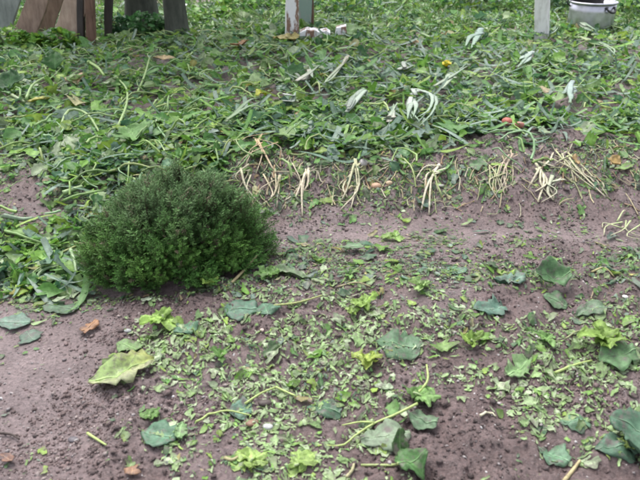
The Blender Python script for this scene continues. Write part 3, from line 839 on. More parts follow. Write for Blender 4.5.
# ------------------------------------------------------------------ seedlings > stem, several children named leaf
def seedling(c, size, nl, col, label, up=.7, seed=0):
    size *= .85; g = G(*c); root = empty('lettuce_seedling', g - (0, 0, .004), label, 'seedling', 'bright green seedlings on the front bed')
    r = np.random.default_rng(seed)
    V, F, C = tube(smooth_path([(0, 0, -.01), (r.normal(0, .003), r.normal(0, .003), size * .2), (r.normal(0, .008), r.normal(0, .008), size * .45)], 5), np.linspace(.0045, .003, 5), 6, (.34, .42, .22))
    mesh('stem', V, F, M_STEM, C, parent=root)
    for k in range(nl):
        Vt, F, sh, mid = leaf_proto('lettuce', seed * 31 + k, 8, 6)
        V = Vt.copy(); V[:, 1] += .5; s = size * r.uniform(.45, .9)
        V[:, 2] += .10 * np.sin(V[:, 0] * 17 + k) * (V[:, 1] > .3)
        a = r.uniform(up - .35, up + .3)
        V[:, 0] *= 1.15
        V = V * s; y, z = V[:, 1].copy(), V[:, 2].copy()
        cur = a - .9 * np.clip(y / s, 0, 1) * r.uniform(0, .8)
        V[:, 1] = y * np.cos(cur) - z * np.sin(cur); V[:, 2] = y * np.sin(cur) + z * np.cos(cur)
        az = k * 2.4 + r.uniform(-.4, .4); cz_, sz_ = math.cos(az), math.sin(az)
        V = np.stack([V[:, 0] * cz_ - V[:, 1] * sz_, V[:, 0] * sz_ + V[:, 1] * cz_, V[:, 2] + size * .12 * r.uniform(.4, 2.5)], -1)
        hz = H(V[:, 0] + g[0], V[:, 1] + g[1]) - g[2] + .008; V[:, 2] = np.maximum(V[:, 2], hz)
        C = np.array(col)[None] * sh[:, None] * r.uniform(.75, 1.2)
        mesh('leaf', V, F, M_LEAF, C, parent=root)
YG, BG = (.23, .35, .085), (.17, .30, .095)
seedling((211, 286), .105, 5, YG, 'upright yellow-green seedling right in front of the shrub', .95, 1)
seedling((268, 276), .075, 7, BG, 'bright green seedling at the right foot of the shrub', .7, 2)
seedling((163, 324), .115, 9, (.26, .40, .10), 'bushy bright lettuce seedling on the front bed below the shrub', .55, 3)
seedling((364, 306), .085, 7, YG, 'yellow-green seedling among shreds, upper middle of the front bed', .6, 4)
seedling((370, 360), .085, 6, (.28, .36, .08), 'yellowish upright seedling left of the wide flat leaf', .9, 5)
seedling((420, 398), .085, 6, BG, 'seedling with a bent stem, lower centre right', .6, 6)
seedling((471, 345), .075, 6, YG, 'small yellow-green seedling right of the wide flat leaf', .8, 7)
seedling((602, 345), .12, 8, YG, 'tall bright seedling at right above the green flat leaf', .9, 8)
seedling((545, 343), .065, 6, BG, 'small seedling left of the tall bright seedling at right', .7, 9)
seedling((422, 290), .085, 7, (.25, .37, .14), 'pale seedling on bare soil behind the front bed, centre right', .6, 10)
seedling((350, 276), .05, 5, BG, 'tiny green seedling behind the front bed, centre', .8, 11)
seedling((221, 360), .06, 6, BG, 'small seedling on the front bed right of the yellow-green leaf', .7, 12)
seedling((395, 240), .085, 6, (.22, .34, .10), 'green seedling in the furrow strip behind the front bed', .5, 13)
seedling((300, 462), .075, 8, (.28, .40, .12), 'flat bright seedling at the bottom edge left of centre', .3, 14)
seedling((252, 464), .08, 8, (.30, .42, .13), 'flat bright seedling at the bottom edge, left one of two', .3, 15)
seedling((625, 449), .05, 6, (.30, .40, .12), 'pale seedling under the dark leaves at the right edge', .6, 16)
seedling((150, 418), .06, 6, BG, 'small seedling right below the large yellow-green leaf', .5, 17)
seedling((352, 312), .05, 5, YG, 'tiny yellow-green seedling left of the centre of the bed', .7, 18)

# ------------------------------------------------------------------ stems, sticks and stalks picked out one by one
GY = (.34, .42, .15); STRAW = (.40, .34, .19); CREAM = (.56, .53, .38)
fs_ = empty('forked_stem', G(415, 412), 'long forked yellow-green stem lying on bare soil near the bottom', 'stem')
stalk('main_stem', [(417, 411), (395, 417), (373, 424), (355, 437), (342, 444), (318, 448)], .0042, GY, lifts=[.03, .02, .015, .008, .006, .005], parent=fs_, n=14)
stalk('side_stem', [(374, 423.5), (360, 422), (342, 426)], .0032, GY, lifts=[.016, .012, .006], parent=fs_, n=6)
for pts, r, c, lab, nm, l in [
    ([(232, 285), (246, 274), (258, 267)], .006, STRAW, 'straw-coloured stalk leaning on the soil at the right foot of the shrub', 'dry_stalk', [.004, .03, .05]),
    ([(274, 310), (298, 305), (322, 298)], .004, (.36, .40, .16), 'straight yellow-green stalk right of the two dark flat leaves', 'dry_stalk', .01),
    ([(564, 479), (573, 469), (580, 460)], .006, STRAW, 'straw-coloured stick at the bottom edge, right', 'dry_stalk', .008),
    ([(555, 372), (575, 366), (592, 360)], .005, GY, 'yellow-green leaf stalk left of the green flat leaf at right', 'leaf_stalk', .010),
    ([(88, 436), (98, 442), (107, 448)], .0045, GY, 'short yellow-green stalk on the soil at lower left', 'leaf_stalk', .008),
    ([(0, 436), (12, 437), (20, 442)], .004, (.06, .045, .04), 'dark bent twig at the left edge of the path', 'dark_twig', .010),
    ([(245, 406), (261, 399), (276, 391)], .004, GY, 'pale green stalk across the pale shreds, lower centre left', 'leaf_stalk', .018),
    ([(276, 391), (284, 395), (296, 402)], .004, GY, 'short pale stalk sloping away right in the pale shreds', 'leaf_stalk', .018),
    ([(225, 460), (233, 463), (245, 455)], .005, (.36, .33, .18), 'brownish stalk in the shreds at the bottom', 'dry_stalk', .01),
    ([(196, 424), (224, 413), (250, 418)], .0035, GY, 'thin pale stalk in the shreds above the bottom seedlings', 'leaf_stalk', .01),
    ([(338, 287), (356, 286), (371, 286)], .0035, (.34, .30, .18), 'thin horizontal straw behind the centre of the bed', 'dry_stalk', .008),
    ([(591, 275), (603, 273), (614, 277)], .004, (.40, .36, .18), 'thin yellow straw on soil at right behind the bed', 'dry_stalk', .008),
    ([(346, 480), (352, 472), (354, 463)], .005, (.36, .34, .2), 'pale stalk running off the bottom edge left of the fresh leaf', 'dry_stalk', .008),
    ([(416, 395), (427, 385), (426, 372)], .0045, GY, 'pale upright stalk behind the seedling with a bent stem', 'leaf_stalk', [.006, .02, .03]),
    ([(565, 342), (575, 337), (584, 330)], .003, (.28, .30, .16), 'thin stalk between the two seedlings at right', 'dry_stalk', .01),
    ([(480, 419), (488, 413), (496, 415)], .004, CREAM, 'short cream stalk on smooth soil at lower right', 'dry_stalk', .008),
    ([(37, 290), (40, 281), (52, 276), (68, 275)], .008, (.26, .37, .20), 'pale stem bent in an arc left of the shrub', 'broken_stem', [.02, .03, .04, .03]),
    ([(73, 262), (77, 274), (78, 286)], .008, (.24, .34, .18), 'short pale stem curving down beside the shrub', 'broken_stem', [.06, .05, .01]),
    ([(40, 268), (56, 262), (78, 252)], .007, (.34, .38, .16), 'yellowish stem left of the shrub pointing at it', 'broken_stem', .03),
    ([(5, 222), (22, 223), (34, 224)], .012, (.22, .30, .20), 'thick grey-green stem below the soil patch at left', 'broken_stem', .03),
    ([(65, 203), (76, 198), (84, 195)], .012, (.27, .38, .18), 'thick pale stem left of the shrub top', 'broken_stem', .05),
    ([(14, 104), (20, 110), (27, 113)], .012, (.30, .36, .20), 'pale stem fork at the left edge of the litter', 'broken_stem', .08),
    ([(29, 113), (36, 100), (50, 87)], .010, (.26, .38, .15), 'diagonal stem in the litter at left below the upright leaf', 'broken_stem', .10),
    ([(90, 73), (100, 80), (106, 88)], .013, (.26, .38, .12), 'thick green stem in the litter below the dark posts', 'broken_stem', .10),
    ([(60, 138), (72, 128), (90, 130), (102, 142)], .010, (.26, .36, .15), 'stem bowed into an arch in the litter at left', 'broken_stem', [.05, .10, .10, .05]),
    ([(120, 140), (128, 118), (128, 100), (118, 88)], .009, (.27, .38, .15), 'long curved stem in the litter behind the shrub', 'broken_stem', .09),
    ([(138, 100), (146, 88), (151, 72)], .009, (.25, .36, .13), 'stem rising out of the litter, left of centre', 'broken_stem', [.07, .10, .11])]:
    stalk(nm, pts, r, c, lifts=l, label=lab, cat='stem' if 'stem' in nm else ('twig' if 'twig' in nm else 'stalk'), mat=M_DRY if 'dry' in nm or 'twig' in nm else M_STEM)

# withered onions on the face of the ridge: each plant > bulb, stalks
def onion(c, ends, label, bulb=.010, col=None, r=.0062, lift0=.014):
    g = G(*c); root = empty('withered_onion', g, label, 'onion', 'withered onions on the ridge')
    if bulb:
        V, F = LP[int(rng.integers(0, 12))]
        mesh('bulb', V * bulb + (0, 0, bulb * .6), F, M_DRY, np.tile(np.array([.52, .44, .36]), (13, 1)), parent=root)
    for e in list(ends) + [ends[k % len(ends)] for k in range(2)]:
        thin = 1 if e in ends[:0] else rng.choice([1, .8, .6])
        c_ = (c[0] + rng.normal(0, 6), c[1] + rng.uniform(-6, 7)); e = [c_] + [(q[0] + rng.uniform(-4, 4), q[1] + rng.uniform(-3, 3)) for q in (e if isinstance(e, list) else [e])]; m = len(e)
        cc = np.array(col or (.44, .38, .23)) * rng.uniform(.8, 1.2) + .05
        e = [(c_[0] + (q[0] - c_[0]) * 1.0 + rng.normal(0, 5) * (k > 0), q[1] + rng.normal(0, 3) * (k > 0)) for k, q in enumerate(e)]
        lf = [lift0 * (1 - k / (m - 1)) + .008 for k in range(m)]
        lf[len(lf) // 2] += .004 if m > 2 else 0
        stalk('stalk', e, r * thin * rng.uniform(.65, 1.1), cc, np.array([.50, .45, .34]) * rng.uniform(.75, 1.1), lifts=lf, parent=root, mat=M_DRY, flat=.5, n=8)
onion((276, 178), [[(271, 190), (268, 199)], [(272, 194), (263, 203)], [(279, 192), (281, 206)], [(282, 190), (277, 199)], [(286, 176), (295, 182)]], 'straw-coloured withered onion stalks just right of the shrub')
onion((305, 174), [[(297, 190), (291, 208)], [(301, 186), (296, 206)], [(306, 190), (300, 203)], [(312, 174), (318, 184)], [(296, 182), (288, 186)]], 'pale withered onion with long hanging stalks, second right of the shrub', col=(.52, .45, .32))
onion((362, 168), [[(352, 185), (348, 198)], [(355, 186), (349, 214)], [(346, 182), (344, 196)], [(357, 190), (352, 205)]], 'pale green withered onion below the round white bulb', col=(.42, .42, .24))
onion((441, 172), [[(434, 185), (430, 208)], [(428, 174), (417, 182)], [(430, 180), (420, 187)], [(436, 178), (427, 190)]], 'cream withered onion bent like a hook on the ridge, centre right', col=(.52, .50, .36), r=.008)
onion((508, 158), [[(503, 175), (494, 190)], [(510, 175), (511, 184)], [(498, 172), (488, 176)], [(504, 182), (498, 199)]], 'withered onion with reddish stalks, left of the crossed stalks', col=(.42, .32, .22))
onion((493, 172), [[(492, 185), (495, 199)], [(499, 184), (503, 196)], [(503, 192), (516, 192)], [(487, 178), (484, 192)]], 'yellow-green withered onion low on the ridge, centre right', col=(.40, .42, .20), bulb=.008)
onion((541, 168), [[(539, 182), (539, 198)], [(546, 180), (553, 192)], [(537, 160), (535, 154)], [(549, 160), (556, 150)], [(534, 178), (527, 186)]], 'pale onion stalks crossed like an X on the ridge', col=(.52, .50, .33), r=.008)
onion((560, 157), [[(572, 168), (584, 180)], [(575, 178), (606, 200)], [(585, 172), (612, 197)], [(566, 168), (558, 170)], [(572, 160), (562, 165)]], 'long green and straw onion leaves sloping right on the ridge', col=(.34, .36, .17), r=.006)
onion((556, 183), [[(550, 190), (545, 196)], [(562, 184), (566, 178)]], 'short pale onion scrap right of the crossed stalks', col=(.46, .50, .34), bulb=0, r=.009)
onion((623, 228), [[(612, 232), (600, 236)], [(630, 234), (638, 242)], [(622, 220), (620, 212)], [(610, 226), (602, 226)]], 'green onion top lying on smooth soil at the right edge', col=(.34, .42, .18))
onion((262, 150), [[(250, 160), (238, 170)], [(258, 158), (252, 168)], [(270, 156), (281, 160)], [(250, 150), (240, 155)], [(268, 164), (280, 169)]], 'rusty straw tangle at the edge of the litter behind the shrub', col=(.46, .32, .17), lift0=.06)
onion((250, 178), [[(240, 181), (232, 184)], [(252, 190), (256, 204)], [(244, 176), (235, 175)]], 'thin pale straw hanging at the right shoulder of the shrub', col=(.42, .40, .26), lift0=.04, bulb=0)
VS, FS, CS, off = [], [], [], 0
for k in range(330):
    a = rng.uniform(232, 640); b = rng.normal(172, 20)
    if b < 138 or b > 216: continue
    g = G(a, b); th = rng.normal(1.4, .8); L = rng.uniform(.03, .13); q = np.linspace(-.5, .5, 5)[:, None]; kk = rng.normal(0, .25)
    p = np.array([g[0], g[1], 0]) + L * q * np.array([math.cos(th), math.sin(th), 0]) + L * kk * q ** 2 * np.array([-math.sin(th), math.cos(th), 0])
    p[:, 2] = H(p[:, 0], p[:, 1]) + .004 + rng.uniform(0, .008)
    c = [np.array([.44, .38, .24]), np.array([.40, .28, .17]), np.array([.34, .36, .20]), np.array([.50, .46, .34])][k % 4] * rng.uniform(.7, 1.1)
    V, F, C = tube(p, rng.uniform(.0016, .0042), 4, c, cap=False, flat=.6); VS.append(V); FS.append(F + off); CS.append(C); off += len(V)
tag(mesh('straw_litter', np.concatenate(VS), np.concatenate(FS), M_DRY, np.concatenate(CS)), kind='stuff')
# leeks with white shafts in the litter at right
def leek(pts_list, label, r=.012, col=(.50, .56, .48), lifts=None):
    g = G(*pts_list[0][0]); root = empty('leek', g, label, 'leek', 'broken leeks in the litter')
    more = [[(a + rng.normal(0, 4), b + rng.normal(0, 3)) for a, b in q] for q in pts_list for _ in range(1)]
    for pts in list(pts_list) + more:
        lf = lifts or [.11] * len(pts)
        stalk('leaf', pts, r, np.array(col) * rng.uniform(.38, .80), (.16, .25, .15), lifts=[h * rng.uniform(.8, 1.1) for h in lf], parent=root, flat=.16, n=11, taper=True)
leek([[(410, 110), (420, 106), (431, 112), (428, 126), (416, 138)], [(412, 112), (415, 122), (412, 134)], [(410, 112), (408, 124), (411, 134)]], 'white leek leaves bent in an arch in the litter, centre right', r=.014, lifts=None)
leek([[(303, 92), (310, 86), (310, 78)], [(303, 92), (297, 91), (294, 90)], [(309, 86), (313, 94)]], 'cream wilted leek standing up in the litter, centre', r=.016, col=(.58, .56, .46))
leek([[(285, 118), (292, 113), (296, 110)]], 'short white leek shaft in the litter left of centre', r=.022, col=(.62, .64, .58))
leek([[(388, 136), (392, 128), (393, 119)], [(388, 134), (384, 131)]], 'small white and pink leek root in the litter, centre', r=.016, col=(.60, .55, .46))
leek([[(347, 70), (340, 80), (332, 94), (322, 101)]], 'straight cream stalk lying diagonally in the litter, centre', r=.012, col=(.52, .48, .32))
leek([[(531, 64), (524, 70), (516, 82)], [(529, 66), (521, 72)]], 'blue-white leek leaf in the litter below the concrete post', r=.02, col=(.48, .56, .52))
leek([[(570, 98), (563, 106), (556, 108)], [(568, 100), (567, 110), (568, 120)], [(564, 104), (574, 103)]], 'blue-green leek fan in the litter at right', r=.016, col=(.40, .50, .48))
leek([[(584, 54), (592, 54), (604, 58), (614, 68)]], 'yellow-green leek leaf in the litter below the pot', r=.016, col=(.40, .48, .20))
leek([[(580, 34), (587, 38), (592, 41)]], 'thick pale stem right below the pot', r=.028, col=(.44, .50, .38))
leek([[(480, 40), (475, 50), (470, 60)]], 'broad blue leek leaf upright in the litter far back', r=.03, col=(.22, .32, .28))
leek([[(345, 120), (362, 106), (368, 108)], [(348, 128), (356, 112), (366, 106)]], 'grey-blue leek leaves crossing in the litter, centre', r=.014, col=(.40, .46, .38))
leek([[(402, 84), (408, 80), (414, 78)], [(398, 86), (402, 80)]], 'pale torn leek end in the litter, centre right', r=.016, col=(.50, .52, .44))
leek([[(440, 102), (452, 92), (462, 84)], [(455, 94), (446, 92)]], 'long pale leek leaf pointing up right in the litter', r=.013, col=(.42, .50, .34))
leek([[(228, 138), (246, 124), (264, 116)]], 'long green leek leaf lying diagonally behind the shrub', r=.011, col=(.24, .36, .16))

# ------------------------------------------------------------------ stones and bits
def stone(name, c, r, col, label, cat='stone', squash=.6, lift=0.):
    g = G(*c, lift); n1, n2 = 10, 7; V = []
    q = np.random.default_rng(int(c[0] * 7 + c[1]))
    ex, ey = q.uniform(.85, 1.3), q.uniform(.75, 1.0)
    for i in range(n2):
        el = -math.pi / 2 + math.pi * i / (n2 - 1)
        for j in range(n1):
            a = 2 * math.pi * j / n1; w = 1 + .09 * math.sin(2 * a + c[0]) + .05 * math.sin(3 * a + el * 2)
            V.append((math.cos(el) * math.cos(a) * ex * w, math.cos(el) * math.sin(a) * ey * w, math.sin(el) * squash))
    V = np.array(V) * r; V[:, 2] += r * squash * .55
    i = np.arange(n1 * n2).reshape(n2, n1)
    F = np.stack([i[:-1], np.roll(i[:-1], -1, 1), np.roll(i[1:], -1, 1), i[1:]], -1).reshape(-1, 4)
    o = mesh(name, V, F, M_STONE, np.tile(np.array(col), (len(V), 1)) * q.uniform(.92, 1.08, (len(V), 1)), loc=g)
    return tag(o, label, cat)
stone('stone', (376, 187), .026, (.46, .30, .20), 'larger of two peach-coloured flat stones on the ridge')
stone('stone', (389, 183), .019, (.48, .36, .24), 'smaller of two peach-coloured flat stones on the ridge')
stone('garlic_bulb', (363, 165), .023, (.48, .44, .44), 'round whitish bulb at the top of the ridge', 'bulb', .95)
stone('stone', (262, 306 + 24), .008, (.55, .42, .38), 'small pinkish stone in front of the dark flat leaves')
stone('stone', (625, 298), .011, (.60, .58, .56), 'small white stone on the soil at the right edge')
stone('stone', (102, 384), .008, (.56, .52, .46), 'small white stone left of the yellow-green leaf')
stone('stone', (128, 334 - 2), .012, (.36, .37, .36), 'pale grey stone left of the bushy lettuce seedling')
stone('stone', (268, 428), .013, (.40, .41, .40), 'pale grey stone in the shreds near the bottom')
stone('stone', (441, 187), .012, (.42, .42, .36), 'pale round stone beside the hooked cream onion')
stone('bark_chip', (265, 406), .017, (.07, .055, .05), 'dark bark chip among the pale shreds', 'bark chip', .45)
stone('wood_chip', (252, 425), .018, (.20, .12, .08), 'brown wood chip among the shreds near the bottom', 'wood chip', .35)
stone('stone', (73, 440), .013, (.10, .09, .10), 'dark slate chip on the soil at lower left', 'stone', .35)
stone('tomato', (506, 131), .030, (.42, .13, .10), 'pinkish red fruit in the litter, left one of a red pair', 'fruit', .8, .045)
stone('tomato', (518, 134), .024, (.44, .18, .14), 'smaller pinkish fruit in the litter, right one of a red pair', 'fruit', .8, .045)
stone('stone', (255, 214), .017, (.26, .20, .19), 'brown stone on the ridge right of the shrub')

# ------------------------------------------------------------------ far strip: grass and weeds behind the litter
def grass():
    n = 34000
    xy = scatter(n, 6.3, 13.5, .64, .6)
    cl_ = fnoise(xy[:, 0] * 1.6, xy[:, 1] * 1.6, 151)
    keep = rng.uniform(0, 1, n) < (.5 + .8 * sstep(.3, .55, cl_)) * sstep(6.3, 7.6, xy[:, 1])
    xy = xy[keep]; n = len(xy)
    h = rng.uniform(.05, .15, n) * (.7 + .6 * cl_[keep]); w = rng.uniform(.006, .014, n); a = rng.uniform(0, 6.28, n)
    ln = rng.normal(0, .55, (n, 2)) * h[:, None]; z = H(xy[:, 0], xy[:, 1]) - .005
    dx, dy = np.cos(a) * w, np.sin(a) * w
    V = np.zeros((n, 5, 3))
    V[:, 0] = np.stack([xy[:, 0] - dx, xy[:, 1] - dy, z], -1); V[:, 1] = np.stack([xy[:, 0] + dx, xy[:, 1] + dy, z], -1)
    mx, my = xy[:, 0] + ln[:, 0] * .35, xy[:, 1] + ln[:, 1] * .35
    V[:, 2] = np.stack([mx + dx * .8, my + dy * .8, z + h * .6], -1); V[:, 3] = np.stack([mx - dx * .8, my - dy * .8, z + h * .6], -1)
    V[:, 4] = np.stack([xy[:, 0] + ln[:, 0], xy[:, 1] + ln[:, 1], z + h], -1)
    F4 = (np.array([[0, 1, 2, 3], [3, 2, 4, 4]])[None] + (np.arange(n) * 5)[:, None, None])
    T = np.concatenate([F4[:, 0][:, [0, 1, 2]], F4[:, 0][:, [0, 2, 3]], F4[:, 1][:, [0, 1, 2]]])
    GC_ = np.array([[.12, .22, .06], [.15, .25, .08], [.09, .17, .055], [.19, .25, .10], [.22, .22, .11]])
    c = GC_[rng.choice(5, n, p=[.35, .25, .2, .15, .05])] * rng.uniform(.8, 1.2, (n, 1))
    tag(mesh('grass', V.reshape(-1, 3), T, M_LEAF, np.repeat(c, 5, 0)), kind='stuff')
grass()
def weed(c, h, w, n, pl, label, name='weed_clump', cat='weed', y=None, seed=0, ls=.07):
    """leafy plant > foliage, stem"""
    g = G(*c) if y is None else np.array([A(c[0], c[1], y)[0], y, 0])
    g[2] = float(H0(g[0], g[1])); root = empty(name, g, label, cat, 'leafy weeds at the back of the plot')
    r = np.random.default_rng(seed); B = Batch()
    uu = r.normal(0, 1, (n, 3)); uu /= np.linalg.norm(uu, axis=1, keepdims=True); uu *= r.uniform(.35, 1, (n, 1)) ** .5
    lo = 1 + .3 * (fnoise(uu[:, 0] * 2 + seed, uu[:, 2] * 2, 7) - .5)
    pos = np.stack([uu[:, 0] * w * lo, uu[:, 1] * w * .7 * lo, (uu[:, 2] * .5 + .52) * h], -1)
    pick = np.where(r.uniform(0, 1, n) < .6, r.integers(0, 22, n), 36 + r.integers(0, 18, n))
    M_ = rot(r.uniform(0, 6.28, n), r.normal(0, .7, n), r.uniform(0, 6.28, n)); vs, fs, cs, o = [], [], [], 0
    for i in range(n):
        Vt, F, sh, mid = ALL[pick[i]]
        V = (Vt * ls * r.uniform(.6, 1.3)) @ M_[i].T + pos[i]; V[:, 2] = np.maximum(V[:, 2], .01)
        vs.append(V); fs.append(F + o); o += len(V); cs.append(pl[r.integers(0, len(pl))] * r.uniform(.75, 1.25) * sh[:, None])
    tag(mesh('foliage', np.concatenate(vs), np.concatenate(fs), M_LEAF, np.concatenate(cs), parent=root), kind='stuff')
    for k in range(6):
        a = r.uniform(0, 6.28); tip = np.array([math.cos(a) * w * .6, math.sin(a) * w * .4, h * .75])
        V, F, C = tube(smooth_path([(0, 0, -.02), tip * (.3, .3, .5), tip], 5), np.linspace(.008, .003, 5), 5, (.12, .16, .07))
        mesh('stem', V, F, M_STEM, C, parent=root)
weed((148, 37), .24, .20, 200, DK[[2, 3]] * 1.5, 'dark green weed clump in front of the left tree trunk', seed=1)
weed((158, 34), .20, .10, 90, np.concatenate([MD, DK]) * .8, 'green weed clump between the two tree trunks', seed=2)
weed((122, 36), .20, .14, 110, DK * 1.3, 'low dark weed clump right of the thin dark post', seed=3)
weed((60, 51), .20, .20, 150, MD, 'bright weed clump in front of the leaning boards', seed=4)
weed((8, 51), .22, .25, 170, MD, 'green weed clump at the top left corner', seed=5)
weed((72, 30), .55, .14, 110, MD, 'climbing green weed between the boards and the brown post', seed=6, y=7.95)
weed((33, 50), .16, .16, 110, MD, 'low green weed clump at the foot of the dull brown board', seed=13)
weed((250, 12), .22, .45, 240, MD, 'green weed patch left of the white peeling post', seed=7)
weed((345, 14), .20, .5, 260, np.concatenate([DK[:2], MD]), 'green weed patch right of the white peeling post', seed=8)
weed((470, 12), .26, .55, 300, np.concatenate([DK[:2], MD]), 'green weed patch left of the concrete post far back', seed=9)
weed((560, 12), .30, .28, 160, DK, 'dark weed clump between concrete post and pot', seed=10)
weed((625, 16), .24, .45, 240, np.concatenate([DK[:2], MD]), 'green weed patch right of the metal pot', seed=11)
weed((220, 22), .16, .4, 200, MD, 'low weed patch right of the tree trunks', seed=12)
for k, (a, yy, hh) in enumerate([(-5.4, 12.2, 1.0), (-3.2, 12.8, .9), (-.9, 12.4, .8), (1.4, 12.6, .85), (3.6, 12.3, .9), (5.8, 12.7, 1.0)]):
    pa, pb, _ = P(a, yy, .4)
    weed((pa, pb), hh, .95, 420, MD, f"leafy hedge shrub beyond the back of the plot, {['leftmost', 'second from left', 'third from left', 'third from right', 'second from right', 'rightmost'][k]}", 'hedge_shrub', 'shrub', y=yy, seed=20 + k, ls=.13)

# ------------------------------------------------------------------ boards, posts, pot, trees
def board(V8): # 8 corners bottom then top
    return np.array(V8), [(0, 3, 2, 1), (4, 5, 6, 7), (0, 1, 5, 4), (1, 2, 6, 5), (2, 3, 7, 6), (3, 0, 4, 7)]
def plank(name, bl, tl, w, th, dy, mat, label, cat, group=None, length=1.3, lean=.12, rough_top=.03, rz=0., parent=None, base=None):
    """a plank or post whose lower left corner is seen at pixel bl and that rises toward pixel tl"""
    y = G(*bl)[1] + dy; p0 = A(*bl, y); p1 = A(*tl, y + lean); ax = (p1 - p0) / np.linalg.norm(p1 - p0)
    x0, y0 = p0[0], p0[1]; gz_ = float(H0(x0, y0)) - .04
    p0 = p0 + ax * ((gz_ - p0[2]) / ax[2])
    side = np.array([math.cos(rz), math.sin(rz), 0]); side = side - ax * side.dot(ax); side /= np.linalg.norm(side)
    dep_ = np.cross(ax, side) * -1
    n = 9; V = []; r = np.random.default_rng(int(abs(bl[0] * 13)) + 3)
    for k in range(n):
        t = k / (n - 1); c = p0 + ax * length * t
        j = r.normal(0, .004, 4); e = r.uniform(-1, 1, 4) * rough_top if k == n - 1 else np.zeros(4)
        for q, (a, b) in enumerate(((0, 0), (w, 0), (w, th), (0, th))): V.append(c + side * (a + j[q]) + dep_ * -b * -1 + ax * e[q])
    F = [(0, 3, 2, 1), tuple((n - 1) * 4 + i for i in range(4))]
    for k in range(n - 1):
        for q in range(4): F.append((k * 4 + q, k * 4 + (q + 1) % 4, k * 4 + 4 + (q + 1) % 4, k * 4 + 4 + q))
    o = mesh(name, np.array(V) - p0, F, mat, smooth=False, loc=p0)
    bv = o.modifiers.new('bevel', 'BEVEL'); bv.width = .006; bv.segments = 2; bv.limit_method = 'ANGLE'
    return tag(o, label, cat, group)
M_RUST = wood_mat('brown_board', (.19, .12, .09), (.38, .27, .21))
M_TAN = wood_mat('tan_board', (.30, .20, .15), (.50, .38, .30))
M_DARK = wood_mat('dark_wood', (.020, .016, .015), (.05, .04, .035))
M_ROSE = wood_mat('red_brown_wood', (.09, .045, .03), (.24, .14, .10))
M_GREY = wood_mat('grey_wood', (.16, .18, .17), (.30, .32, .30))
M_BARK = wood_mat('bark', (.035, .04, .032), (.10, .105, .085), .85, (22, 22, 5))
M_WHITE = peel_mat('peeling_white_paint', (.72, .72, .74), (.22, .13, .09))
M_GREEN = peel_mat('faded_green_paint', (.22, .30, .26), (.30, .30, .28), .5, .62)
M_CONC = peel_mat('weathered_concrete', (.80, .79, .80), (.52, .50, .49), .48, .66, 7)
GB = 'boards leaning at the top left corner'
plank('board', (-22, 48), (2, -30), .25, .03, .2, M_GREY, 'grey board at the far left of the leaning boards', 'board', GB)
plank('board', (10, 46), (38, -30), .20, .03, .1, M_RUST, 'dull brown board, second of the leaning boards from the left edge', 'board', GB)
plank('board', (27, 48), (53, -30), .20, .03, .6, M_RUST, 'brown board behind the wide tan board, third from the left', 'board', GB)
plank('board', (48, 48), (76, -30), .22, .03, .0, M_TAN, 'wide light tan board, rightmost of the leaning boards', 'board', GB)
plank('post', (79, 48), (80, -30), .06, .07, .1, M_DARK, 'black weathered post between the boards and the brown post', 'post')
plank('post', (88.5, 48), (87, -30), .08, .09, .1, M_ROSE, 'reddish brown round-edged post right of the black post', 'post', lean=.02)
plank('post', (105, 46), (107, -30), .07, .07, .2, M_DARK, 'thin dark post standing alone right of the brown post', 'post', lean=.02)
plank('post', (285, 43), (285.5, -30), .105, .10, .0, M_WHITE, 'white post with peeling paint at the top centre', 'post', lean=.03, rz=.25)
plank('board', (294.5, 31), (294.5, -30), .17, .03, .0, M_GREEN, 'faded grey-green board right behind the white peeling post', 'board', lean=.0)
plank('post', (307.5, 29), (307.2, -30), .065, .07, .0, M_ROSE, 'narrow brown post at the right edge of the grey-green board', 'post', lean=.0)
plank('post', (537, 39), (537, -30), .12, .12, .0, M_CONC, 'pale concrete post at the top right left of the pot', 'post', lean=.0, rz=-.45)
# horizontal dark plank far back
p = A(386, 5, 10.4); zg = float(H0(p[0], p[1]))
V8 = []
for dz in (.02, .14):
    V8 += [(0, 0, dz), (.72, .05, dz), (.72, .11, dz), (0, .06, dz)]
o = mesh('board', *board(V8), M_DARK, smooth=False, loc=(p[0], p[1], zg)); tag(o, 'dark brown plank lying on edge at the top edge, centre right', 'board')
# white board scrap half buried in the litter
p = A(300, 43, G(300, 45)[1]); zg = float(H0(p[0], p[1]))
r_ = np.random.default_rng(4); ns = 9
top = [(i / (ns - 1) * .27, .0, (.045, .06, .07, .06, .066, .05, .055, .062, .04)[i]) for i in range(ns)]
V = [(a, 0, 0) for a, _, _ in top] + [(a, 0, c) for a, _, c in top] + [(a, .10, 0) for a, _, _ in top] + [(a, .10, c + .012) for a, _, c in top]
F = []
for i in range(ns - 1):
    F += [(i, i + 1, ns + i + 1, ns + i), (ns + i, ns + i + 1, 3 * ns + i + 1, 3 * ns + i), (2 * ns + i + 1, 2 * ns + i, 3 * ns + i, 3 * ns + i + 1), (i + 1, i, 2 * ns + i, 2 * ns + i + 1)]
F += [(0, ns, 3 * ns, 2 * ns), (ns - 1, 3 * ns - 1, 4 * ns - 1, 2 * ns - 1)]
o = mesh('board_scrap', V, F, M_WHITE, smooth=False, loc=(p[0], p[1], zg + .06)); tag(o, 'broken white painted board scrap lying in the litter below the peeling post', 'board scrap')
p = A(335, 41, G(335, 44)[1]); zg = float(H0(p[0], p[1]))
o = mesh('board_scrap', *board([(0, 0, 0), (.11, .01, 0), (.11, .08, 0), (0, .07, 0), (.01, .005, .06), (.1, .012, .07), (.1, .07, .085), (.01, .07, .07)]), M_WHITE, smooth=False, loc=(p[0], p[1], zg + .08))
tag(o, 'small white painted chip right of the broken white board scrap', 'board scrap')
p = A(172, 28, 8.6); zg = float(H0(p[0], p[1]))
